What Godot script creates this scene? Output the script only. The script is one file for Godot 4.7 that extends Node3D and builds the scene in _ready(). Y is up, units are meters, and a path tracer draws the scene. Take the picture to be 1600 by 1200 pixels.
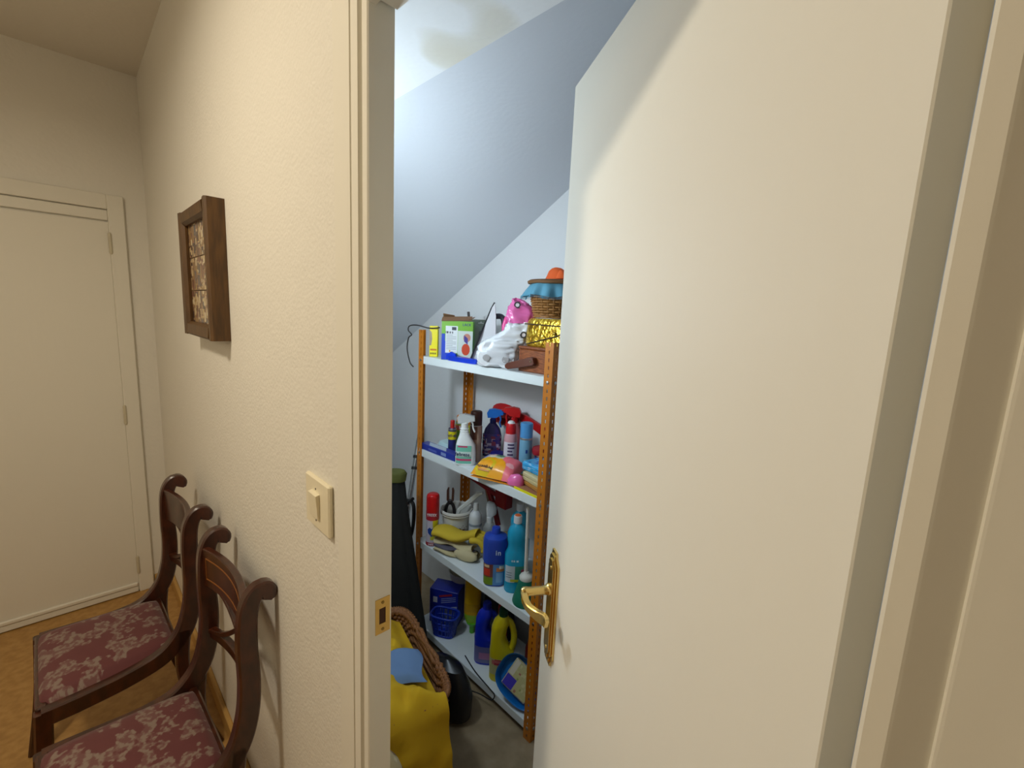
extends Node3D
# Hall with two chairs, looking through a half-open door into a cupboard under the stairs.
# x runs along the hall wall, z points out of that wall into the hall, y is up, metres.

class B:
	var v := PackedVector3Array()
	var n := PackedVector3Array()
	var uv := PackedVector2Array()
	func tri(a: Vector3, b: Vector3, c: Vector3, na: Vector3, nb: Vector3, nc: Vector3, ua := Vector2.ZERO, ub := Vector2.ZERO, uc := Vector2.ZERO) -> void:
		if (b - a).cross(c - a).dot(na + nb + nc) > 0.0:
			v.append_array(PackedVector3Array([a, c, b])); n.append_array(PackedVector3Array([na, nc, nb])); uv.append_array(PackedVector2Array([ua, uc, ub]))
		else:
			v.append_array(PackedVector3Array([a, b, c])); n.append_array(PackedVector3Array([na, nb, nc])); uv.append_array(PackedVector2Array([ua, ub, uc]))
	func quad(a: Vector3, b: Vector3, c: Vector3, d: Vector3, nn: Vector3) -> void:
		tri(a, b, c, nn, nn, nn, Vector2(0, 1), Vector2(1, 1), Vector2(1, 0)); tri(a, c, d, nn, nn, nn, Vector2(0, 1), Vector2(1, 0), Vector2(0, 0))
	func flat(a: Vector3, b: Vector3, c: Vector3, away: Vector3) -> void:
		var nn := (b - a).cross(c - a).normalized()
		if nn.dot(a + b + c - 3.0 * away) < 0.0: nn = -nn
		tri(a, b, c, nn, nn, nn)
	func box(c: Vector3, s: Vector3, bev := 0.0, bs := Basis()) -> B:
		var h := s * 0.5
		var e := minf(bev, minf(h.x, minf(h.y, h.z)) * 0.9)
		var ax := [Vector3.RIGHT, Vector3.UP, Vector3.BACK]
		for k in 3:
			for sg in [-1.0, 1.0]:
				var w: Vector3 = ax[k] * sg
				var p: Vector3 = ax[(k + 1) % 3]; var q: Vector3 = ax[(k + 2) % 3]
				if k == 0: p = Vector3.BACK; q = Vector3.UP
				if k == 2: p = Vector3.RIGHT; q = Vector3.UP
				var hp: float = absf(p.dot(h)) - e; var hq: float = absf(q.dot(h)) - e; var hw: float = absf(ax[k].dot(h))
				var fl: Array = []
				for t in [[-1, -1], [1, -1], [1, 1], [-1, 1]]: fl.append(c + bs * (w * hw + p * hp * t[0] + q * hq * t[1]))
				quad(fl[0], fl[1], fl[2], fl[3], (bs * w).normalized())
		if e > 0.0:
			for k in 3:
				var i := (k + 1) % 3; var j := (k + 2) % 3
				for si in [-1.0, 1.0]:
					for sj in [-1.0, 1.0]:
						var u1: Vector3 = ax[i] * si * h[i] + ax[j] * sj * (h[j] - e); var u2: Vector3 = ax[i] * si * (h[i] - e) + ax[j] * sj * h[j]
						var l: Vector3 = ax[k] * (h[k] - e)
						quad(c + bs * (u1 - l), c + bs * (u1 + l), c + bs * (u2 + l), c + bs * (u2 - l), (bs * (ax[i] * si + ax[j] * sj)).normalized())
			for sx in [-1.0, 1.0]:
				for sy in [-1.0, 1.0]:
					for sz in [-1.0, 1.0]:
						var g := Vector3(sx, sy, sz); var nn: Vector3 = (bs * g).normalized()
						tri(c + bs * (g * Vector3(h.x, h.y - e, h.z - e)), c + bs * (g * Vector3(h.x - e, h.y, h.z - e)), c + bs * (g * Vector3(h.x - e, h.y - e, h.z)), nn, nn, nn)
		return self
	# a grid of points, smooth; wrap closes each row; out: point the normals lead away from
	func surf(rows: Array, wrap := false, out = null) -> B:
		var nr: int = rows.size(); var nc: int = rows[0].size()
		var N: Array = []
		for i in nr:
			var z := PackedVector3Array(); z.resize(nc); N.append(z)
		var m := nc if wrap else nc - 1
		for i in nr - 1:
			for j in m:
				var k := (j + 1) % nc
				var f: Vector3 = (rows[i + 1][k] - rows[i][j]).cross(rows[i + 1][j] - rows[i][k])
				N[i][j] += f; N[i][k] += f; N[i + 1][j] += f; N[i + 1][k] += f
		var sg := 0.0
		if out != null:
			for i in nr:
				for j in nc: sg += N[i][j].dot(rows[i][j] - out)
		for i in nr:
			for j in nc: N[i][j] = (-N[i][j] if sg < 0.0 else N[i][j]).normalized()
		for i in nr - 1:
			for j in m:
				var k := (j + 1) % nc
				var ua := Vector2(float(j) / m, 1.0 - float(i) / (nr - 1)); var ub := Vector2(float(j + 1) / m, ua.y); var uc := Vector2(ub.x, 1.0 - float(i + 1) / (nr - 1)); var ud := Vector2(ua.x, uc.y)
				tri(rows[i][j], rows[i][k], rows[i + 1][k], N[i][j], N[i][k], N[i + 1][k], ua, ub, uc)
				tri(rows[i][j], rows[i + 1][k], rows[i + 1][j], N[i][j], N[i + 1][k], N[i + 1][j], ua, uc, ud)
		return self
	# sections [y, half x, half z, squareness, centre x, centre z]; creases where the outline bends sharply
	func loft(secs: Array, seg := 24, xf := Transform3D(), cap := true) -> B:
		var rows: Array = []
		var mid := Vector3.ZERO
		for s in secs:
			var pw: float = s[3] if s.size() > 3 else 2.0
			var cx: float = s[4] if s.size() > 4 else 0.0
			var cz: float = s[5] if s.size() > 5 else 0.0
			var r := PackedVector3Array()
			for j in seg:
				var a := TAU * j / seg
				var ca := cos(a); var sa := sin(a)
				r.append(xf * Vector3(cx + s[1] * signf(ca) * pow(absf(ca), 2.0 / pw), s[0], cz + s[2] * signf(sa) * pow(absf(sa), 2.0 / pw)))
			rows.append(r); mid += xf * Vector3(cx, s[0], cz)
		mid /= secs.size()
		var from := 0
		for i in range(1, secs.size()):
			var last := i == secs.size() - 1
			var sharp := false
			if not last:
				var d1 := Vector2(secs[i][1] - secs[i - 1][1], secs[i][0] - secs[i - 1][0]); var d2 := Vector2(secs[i + 1][1] - secs[i][1], secs[i + 1][0] - secs[i][0])
				sharp = absf(d1.angle_to(d2)) > 0.75
			if last or sharp:
				surf(rows.slice(from, i + 1), true, mid); from = i
		if cap:
			for e in [0, rows.size() - 1]:
				var o := Vector3.ZERO
				for p in rows[e]: o += p
				o /= seg
				for j in seg: flat(o, rows[e][j], rows[e][(j + 1) % seg], mid)
		return self
	func lathe(prof: Array, seg := 24, xf := Transform3D(), cap := true) -> B:
		var s: Array = []
		for p in prof: s.append([p[1], p[0], p[0]])
		return loft(s, seg, xf, cap)
	func tube(pts: Array, rad, seg := 8, caps := true) -> B:
		var rows: Array = []; var up := Vector3.ZERO
		for i in pts.size():
			var t: Vector3 = (pts[mini(i + 1, pts.size() - 1)] - pts[maxi(i - 1, 0)]).normalized()
			if i == 0: up = t.cross(Vector3(0.31, 0.87, 0.38)).normalized()
			up = (up - t * up.dot(t)).normalized()
			var sd := t.cross(up); var rr: float = rad[i] if rad is Array else rad
			var r := PackedVector3Array()
			for j in seg: r.append(pts[i] + (up * cos(TAU * j / seg) + sd * sin(TAU * j / seg)) * rr)
			rows.append(r)
		# normals from the axis
		for i in rows.size() - 1:
			for j in seg:
				var k := (j + 1) % seg
				var na: Vector3 = (rows[i][j] - pts[i]).normalized(); var nb: Vector3 = (rows[i][k] - pts[i]).normalized(); var nc: Vector3 = (rows[i + 1][k] - pts[i + 1]).normalized(); var nd: Vector3 = (rows[i + 1][j] - pts[i + 1]).normalized()
				tri(rows[i][j], rows[i][k], rows[i + 1][k], na, nb, nc); tri(rows[i][j], rows[i + 1][k], rows[i + 1][j], na, nc, nd)
		if caps:
			for e in [0, rows.size() - 1]:
				for j in seg: flat(pts[e], rows[e][j], rows[e][(j + 1) % seg], pts[1 if e == 0 else e - 1])
		return self
	# a bar with chamfered oblong section along pts: hu half size along the fixed axis up, hs half size across
	func bar(pts: Array, up: Vector3, hu, hs) -> B:
		var rows: Array = []
		for i in pts.size():
			var t: Vector3 = (pts[mini(i + 1, pts.size() - 1)] - pts[maxi(i - 1, 0)]).normalized()
			var sd := t.cross(up).normalized(); var uu := sd.cross(t).normalized()
			var a: float = hu[i] if hu is Array else hu; var b: float = hs[i] if hs is Array else hs
			var e := minf(a, b) * 0.3
			var r := PackedVector3Array()
			for q in [[a, b - e], [a - e, b], [-a + e, b], [-a, b - e], [-a, -b + e], [-a + e, -b], [a - e, -b], [a, -b + e]]: r.append(pts[i] + uu * q[0] + sd * q[1])
			rows.append(r)
		for k in 8:
			var two: Array = []; var o := Vector3.ZERO
			for i in pts.size(): two.append(PackedVector3Array([rows[i][k], rows[i][(k + 1) % 8]]))
			for i in pts.size() - 1:
				pass
			var N: Array = []
			for i in pts.size():
				var i0 := maxi(i - 1, 0); var i1 := mini(i + 1, pts.size() - 1)
				var t: Vector3 = pts[i1] - pts[i0]
				var f: Vector3 = t.cross(rows[i][(k + 1) % 8] - rows[i][k]).normalized()
				o = (rows[i][k] + rows[i][(k + 1) % 8]) * 0.5 - pts[i]
				N.append(f if f.dot(o) > 0.0 else -f)
			for i in pts.size() - 1:
				tri(two[i][0], two[i][1], two[i + 1][1], N[i], N[i], N[i + 1]); tri(two[i][0], two[i + 1][1], two[i + 1][0], N[i], N[i + 1], N[i + 1])
		for e in [0, pts.size() - 1]:
			for j in 8: flat(pts[e], rows[e][j], rows[e][(j + 1) % 8], pts[1 if e == 0 else e - 1])
		return self
	# polygon in the local x-y plane pushed from z0 to z1
	func prism(poly: Array, z0: float, z1: float, xf := Transform3D()) -> B:
		var pp := PackedVector2Array(poly)
		var area := 0.0
		for i in pp.size(): area += pp[i].cross(pp[(i + 1) % pp.size()])
		var ix := Geometry2D.triangulate_polygon(pp)
		for zz in [z0, z1]:
			var nn: Vector3 = (xf.basis * Vector3(0, 0, -1 if zz == z0 else 1)).normalized()
			if z0 > z1: nn = -nn
			for i in range(0, ix.size(), 3):
				var a := pp[ix[i]]; var b := pp[ix[i + 1]]; var c := pp[ix[i + 2]]
				tri(xf * Vector3(a.x, a.y, zz), xf * Vector3(b.x, b.y, zz), xf * Vector3(c.x, c.y, zz), nn, nn, nn)
		for i in pp.size():
			var a := pp[i]; var b := pp[(i + 1) % pp.size()]
			var d := (b - a).normalized(); var o := Vector2(d.y, -d.x) * signf(area)
			quad(xf * Vector3(a.x, a.y, z0), xf * Vector3(b.x, b.y, z0), xf * Vector3(b.x, b.y, z1), xf * Vector3(a.x, a.y, z1), (xf.basis * Vector3(o.x, o.y, 0)).normalized())
		return self
	func ball(c: Vector3, s: Vector3, seg := 16, bs := Basis()) -> B:
		var rows: Array = []
		for i in 9:
			var r := PackedVector3Array(); var t := -PI / 2 + PI * clampf(float(i) / 8, 0.004, 0.996)
			for j in seg: r.append(c + bs * (Vector3(cos(t) * cos(TAU * j / seg), sin(t), cos(t) * sin(TAU * j / seg)) * s))
			rows.append(r)
		return surf(rows, true, c)
	func mesh() -> ArrayMesh:
		var a: Array = []; a.resize(Mesh.ARRAY_MAX)
		a[Mesh.ARRAY_VERTEX] = v; a[Mesh.ARRAY_NORMAL] = n; a[Mesh.ARRAY_TEX_UV] = uv
		var m := ArrayMesh.new(); m.add_surface_from_arrays(Mesh.PRIMITIVE_TRIANGLES, a); return m

var taken := {}
var mats := {}
var font := SystemFont.new()
var rng := RandomNumberGenerator.new()

func numbered(called: String) -> String:
	taken[called] = taken.get(called, -1) + 1
	return called if taken[called] == 0 else "%s_%03d" % [called, taken[called]]
func thing(called: String, label: String, category: String, at := Vector3.ZERO, turn := 0.0, group := "") -> Node3D:
	var o := Node3D.new(); o.name = numbered(called); add_child(o)
	o.position = at; o.rotation_degrees.y = turn
	o.set_meta("label", label); o.set_meta("category", category)
	if group: o.set_meta("group", group)
	return o
func part(called: String, b: B, m: Material, parent: Node3D, label := "") -> MeshInstance3D:
	var o := MeshInstance3D.new(); o.name = called; o.mesh = b.mesh(); o.material_override = m
	parent.add_child(o, true)
	if label: o.set_meta("label", label)
	return o
func setting(called: String, b: B, m: Material, label: String, category: String) -> MeshInstance3D:
	var o := part(called, b, m, self); o.set_meta("kind", "structure"); o.set_meta("label", label); o.set_meta("category", category); return o
func col(r: int, g: int, b: int) -> Color: return Color8(r, g, b)
func mat(c: Color, rough := 0.5, metal := 0.0) -> StandardMaterial3D:
	var key := "%s %s %s" % [c, rough, metal]
	if not mats.has(key):
		var m := StandardMaterial3D.new(); m.albedo_color = c; m.roughness = rough; m.metallic = metal; mats[key] = m
	return mats[key]
func clear(c: Color, alpha: float) -> StandardMaterial3D:
	var m := StandardMaterial3D.new(); m.albedo_color = Color(c, alpha); m.roughness = 0.08; m.transparency = BaseMaterial3D.TRANSPARENCY_ALPHA; return m
func noise_image(size: int, freq: float, sd: int, octaves := 3) -> Image:
	var f := FastNoiseLite.new(); f.seed = sd; f.frequency = freq; f.noise_type = FastNoiseLite.TYPE_SIMPLEX_SMOOTH; f.fractal_octaves = octaves
	var im := f.get_seamless_image(size, size); im.convert(Image.FORMAT_L8); return im
func ramp(im: Image, stops: Array) -> ImageTexture:
	var g := Gradient.new(); g.offsets = PackedFloat32Array([]); g.colors = PackedColorArray([])
	var of := PackedFloat32Array(); var cs := PackedColorArray()
	for s in stops: of.append(s[0]); cs.append(s[1])
	g.offsets = of; g.colors = cs
	var o := Image.create(im.get_width(), im.get_height(), false, Image.FORMAT_RGB8)
	for y in im.get_height():
		for x in im.get_width(): o.set_pixel(x, y, g.sample(im.get_pixel(x, y).r))
	return ImageTexture.create_from_image(o)
func plaster(c: Color, tile: float, height_cm: float, rough: float, relief: ImageTexture) -> StandardMaterial3D:
	var m := StandardMaterial3D.new(); m.albedo_color = c; m.roughness = rough
	m.uv1_triplanar = true; m.uv1_world_triplanar = true; m.uv1_scale = Vector3.ONE * tile
	m.heightmap_enabled = true; m.heightmap_texture = relief; m.heightmap_scale = height_cm
	return m
func wood(stops: Array, sd: int, rough: float, stretch: Vector3, coat := 0.0) -> StandardMaterial3D:
	var m := StandardMaterial3D.new(); m.albedo_texture = ramp(noise_image(256, 0.03, sd, 4), stops); m.roughness = rough
	m.uv1_triplanar = true; m.uv1_scale = stretch
	if coat > 0.0: m.clearcoat_enabled = true; m.clearcoat = coat; m.clearcoat_roughness = 0.2
	return m
func printed(im: Image, rough := 0.4) -> StandardMaterial3D:
	var m := StandardMaterial3D.new(); m.albedo_texture = ImageTexture.create_from_image(im); m.roughness = rough; return m
func words(text: String, size: float, at: Vector3, m: Material, parent: Node3D, turn := Vector3.ZERO, wide := 1.0) -> MeshInstance3D:
	var t := TextMesh.new(); t.text = text; t.font = font; t.font_size = 32; t.pixel_size = size / 32.0; t.depth = 0.0006; t.curve_step = 4.0
	var o := MeshInstance3D.new(); o.name = "lettering"; o.mesh = t; o.material_override = m; parent.add_child(o, true)
	o.position = at; o.rotation_degrees = turn; o.scale = Vector3(wide, 1, 1); return o
# a printed sheet wrapped on an oval body, from angle a0 to a1 (degrees, 90 = local +z front)
func sheet(rx: float, rz: float, y0: float, y1: float, a0: float, a1: float, pw := 2.0, rx1 := -1.0, rz1 := -1.0, c := Vector3.ZERO) -> B:
	var rows: Array = []
	for i in 3:
		var r := PackedVector3Array(); var f := i / 2.0
		var ex := rx if rx1 < 0.0 else lerpf(rx, rx1, f); var ez := rz if rz1 < 0.0 else lerpf(rz, rz1, f)
		for j in 15:
			var a := deg_to_rad(lerpf(a1, a0, j / 14.0)); var ca := cos(a); var sa := sin(a)
			r.append(c + Vector3((ex + 0.0008) * signf(ca) * pow(absf(ca), 2.0 / pw), lerpf(y0, y1, f), (ez + 0.0008) * signf(sa) * pow(absf(sa), 2.0 / pw)))
		rows.append(r)
	return B.new().surf(rows, false, c + Vector3(0, (y0 + y1) / 2, 0))
func turned(at: Vector3, deg: Vector3) -> Transform3D: return Transform3D(Basis.from_euler(deg * PI / 180.0), at)
func curve(pts: Array, n: int) -> Array:
	var out: Array = []
	for i in pts.size() - 1:
		var p0 = pts[maxi(i - 1, 0)]; var p1 = pts[i]; var p2 = pts[i + 1]; var p3 = pts[mini(i + 2, pts.size() - 1)]
		for k in n: out.append(p1.cubic_interpolate(p2, p0, p3, float(k) / n))
	out.append(pts[-1]); return out

const LEAF_TURN := -33.0

func _ready() -> void:
	rng.seed = 7
	font.font_names = PackedStringArray(["Droid Sans"]); font.font_weight = 700
	# ---- camera, surroundings, exposure
	var cam := Camera3D.new(); cam.name = "camera"; cam.fov = rad_to_deg(2.0 * atan(600.0 / 694.35)); cam.near = 0.01
	cam.position = Vector3(0, 1.6, 0.318); cam.rotation_order = EULER_ORDER_YXZ; cam.rotation_degrees = Vector3(-8.662, 44.874, 2.718); add_child(cam); cam.current = true
	var env := Environment.new(); env.background_mode = Environment.BG_COLOR; env.background_color = Color(0, 0, 0)
	env.tonemap_mode = Environment.TONE_MAPPER_LINEAR; env.tonemap_exposure = 1.0
	env.sdfgi_enabled = true; env.ssao_enabled = true; env.ssil_enabled = true
	var we := WorldEnvironment.new(); we.name = "surroundings"; we.environment = env; add_child(we)
	hall_lamp(Vector3(-1.10, 2.67, 0.95), 1.92, Color(1.0, 0.945, 0.845))
	closet_lamp(Vector3(-1.33, 1.70, -0.125), 0.34, Color(0.865, 0.94, 1.0))
	room()
	doors()
	hall_things()
	shelving()
	top_shelf()
	second_shelf()
	third_shelf()
	bottom_shelf()
	floor_things()

func hall_lamp(at: Vector3, energy: float, c: Color) -> void:
	var t := thing("ceiling_lamp", "round white drum lamp fixed to the hall ceiling", "lamp", at)
	var ring: Array = [[0.155, 0.0], [0.155, -0.075], [0.150, -0.078], [0.146, -0.075], [0.146, -0.004]]
	part("drum", B.new().lathe(ring, 40, Transform3D(), false), mat(col(225, 222, 214), 0.6), t)
	var glow := StandardMaterial3D.new(); glow.albedo_color = Color(1, 1, 1); glow.emission_enabled = true; glow.emission = c; glow.emission_energy_multiplier = 1.5
	part("light_diffuser", B.new().lathe([[0.145, -0.052], [0.145, -0.056]], 40), glow, t)
	var l := AreaLight3D.new(); l.name = "ceiling_lamp_light"; l.area_size = Vector2(0.2, 0.2); l.light_color = c; l.light_energy = energy; l.shadow_enabled = true; l.area_range = 8.0
	l.position = at + Vector3(0, -0.060, 0); l.rotation_degrees = Vector3(-90, 0, 0); add_child(l)

func closet_lamp(at: Vector3, energy: float, c: Color) -> void:
	var t := thing("wall_bulb", "bare cool white bulb in a wall holder inside the cupboard", "lamp", at)
	var glow := StandardMaterial3D.new(); glow.albedo_color = Color(1, 1, 1); glow.emission_enabled = true; glow.emission = c; glow.emission_energy_multiplier = 6.0
	var lie := turned(Vector3.ZERO, Vector3(90, 0, 0))   # local y of the lathe points to the wall
	part("bulb", B.new().lathe([[0.004, -0.040], [0.02, -0.037], [0.030, -0.024], [0.034, -0.004], [0.031, 0.014], [0.022, 0.030], [0.014, 0.042]], 24, lie), glow, t)
	part("lamp_holder", B.new().lathe([[0.018, 0.042], [0.020, 0.045], [0.020, 0.066], [0.034, 0.068], [0.036, 0.0785]], 24, lie), mat(col(232, 232, 230), 0.5), t)
	var l := OmniLight3D.new(); l.name = "bulb_light"; l.light_color = c; l.light_energy = energy; l.light_size = 0.05; l.shadow_enabled = true; l.omni_range = 8.0; l.position = at; add_child(l)

# ------------------------------------------------------------------ the room
func room() -> void:
	var fine := noise_image(1024, 0.085, 3, 2)
	var coarse := noise_image(1024, 0.012, 9, 2)
	var mixed := Image.create(1024, 1024, false, Image.FORMAT_L8)
	for y in 1024:
		for x in 1024: mixed.set_pixel(x, y, Color.from_hsv(0, 0, clampf(0.45 * fine.get_pixel(x, y).r + 0.55 * coarse.get_pixel(x, y).r, 0, 1)))
	var relief := ImageTexture.create_from_image(mixed)
	var wallm := plaster(col(232, 228, 218), 1.0, 0.14, 0.55, relief)
	var soft := plaster(col(232, 228, 218), 0.45, 0.2, 0.6, relief)
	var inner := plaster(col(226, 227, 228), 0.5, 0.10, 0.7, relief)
	var ceilm := plaster(col(226, 220, 208), 0.4, 0.2, 0.8, relief)
	var fl := StandardMaterial3D.new(); fl.albedo_texture = ramp(noise_image(512, 0.02, 21, 4), [[0.2, col(166, 124, 66)], [0.5, col(176, 134, 74)], [0.8, col(184, 142, 82)]]); fl.roughness = 0.45; fl.uv1_triplanar = true; fl.uv1_world_triplanar = true; fl.uv1_scale = Vector3(2.0, 1, 2.0)
	var cf := StandardMaterial3D.new(); cf.albedo_texture = ramp(noise_image(512, 0.015, 33, 4), [[0.2, col(142, 122, 92)], [0.5, col(152, 131, 100)], [0.8, col(160, 140, 110)]]); cf.roughness = 0.55; cf.uv1_triplanar = true; cf.uv1_world_triplanar = true; cf.uv1_scale = Vector3(1.5, 1, 1.5)
	setting("floor", B.new().box(Vector3(-0.9, -0.025, 0.72), Vector3(4.4, 0.05, 1.55)), fl, "tan sheet flooring of the hall under the dining chairs", "floor")
	setting("floor_closet", B.new().box(Vector3(-1.5, -0.025, -0.63), Vector3(3.5, 0.05, 1.15)), cf, "grey brown floor inside the cupboard under the shelves", "floor")
	setting("ceiling", B.new().box(Vector3(-0.9, 2.72, 0.70), Vector3(4.4, 0.1, 1.6)), ceilm, "dull cream ceiling of the hall", "ceiling")
	# hall wall with the door opening
	var w := B.new()
	w.box(Vector3(-1.88, 1.335, -0.0275), Vector3(2.36, 2.67, 0.035)).box(Vector3(0.66, 1.335, -0.0275), Vector3(1.20, 2.67, 0.035)).box(Vector3(-0.32, 2.375, -0.0275), Vector3(0.76, 0.59, 0.035))
	setting("wall_north", w, wallm, "cream rough-plastered hall wall with the framed picture and light switch", "wall")
	setting("wall_west", B.new().box(Vector3(-3.07, 1.335, 0.70), Vector3(0.1, 2.67, 1.6)), soft, "cream end wall of the hall around the flush door", "wall")
	setting("wall_south", B.new().box(Vector3(-0.9, 1.335, 1.53), Vector3(4.4, 2.67, 0.1)), soft, "cream hall wall facing the chairs", "wall")
	setting("wall_east", B.new().box(Vector3(1.28, 1.335, 0.70), Vector3(0.1, 2.67, 1.6)), soft, "cream end wall of the hall facing the flush door", "wall")
	# cupboard shell
	setting("wall_closet_back", B.new().box(Vector3(-1.5, 1.25, -1.19), Vector3(3.6, 2.6, 0.1)), inner, "white wall behind the metal shelving unit in the cupboard", "wall")
	setting("wall_closet_west", B.new().box(Vector3(-3.2, 1.25, -0.6), Vector3(0.1, 2.6, 1.15)), inner, "white far end wall of the cupboard", "wall")
	setting("wall_closet_east", B.new().box(Vector3(0.18, 1.25, -0.6), Vector3(0.1, 2.6, 1.15)), inner, "white end wall of the cupboard behind the open door", "wall")
	# plaster soffit of the stairs: level edge over the room, rising line where it meets the back wall
	var rows: Array = []
	for i in 9:
		var r := PackedVector3Array(); var f := i / 8.0
		for j in 57:
			var x := -3.15 + j * 0.06
			var lowy := minf(2.12 + 0.578 * (x + 1.166), 2.50)
			r.append(Vector3(x, lerpf(2.20, lowy, f) + 0.03 * sin(f * PI) * (2.20 - lowy), lerpf(-0.40, -1.145, f)))
		rows.append(r)
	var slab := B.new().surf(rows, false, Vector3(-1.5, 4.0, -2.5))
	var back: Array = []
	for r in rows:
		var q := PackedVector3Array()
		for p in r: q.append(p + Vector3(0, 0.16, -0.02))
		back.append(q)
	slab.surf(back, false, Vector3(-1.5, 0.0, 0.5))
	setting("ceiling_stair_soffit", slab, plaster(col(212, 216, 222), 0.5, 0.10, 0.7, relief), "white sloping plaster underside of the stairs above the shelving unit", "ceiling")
	var stain := plaster(col(228, 230, 230), 0.5, 0.15, 0.7, relief)
	stain.albedo_color = Color(1, 1, 1); stain.albedo_texture = ramp(noise_image(512, 0.006, 51, 3), [[0.20, col(216, 211, 197)], [0.30, col(221, 218, 208)], [0.37, col(234, 235, 235)], [0.9, col(236, 237, 237)]])
	setting("ceiling_closet", B.new().box(Vector3(-1.5, 2.25, -0.2225), Vector3(3.5, 0.1, 0.355)), stain, "flat white cupboard ceiling with beige stains and flaking paint", "ceiling")
	# wooden skirting
	var sk := mat(col(190, 148, 82), 0.5)
	setting("baseboard_north", B.new().box(Vector3(-1.885, 0.035, -0.002), Vector3(2.26, 0.07, 0.016), 0.004), sk, "narrow tan wooden skirting board behind the dining chairs", "skirting board")
	setting("baseboard_west", B.new().box(Vector3(-3.013, 0.035, 0.036), Vector3(0.014, 0.07, 0.07), 0.004), sk, "short tan skirting piece in the corner beside the flush door", "skirting board")

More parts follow.
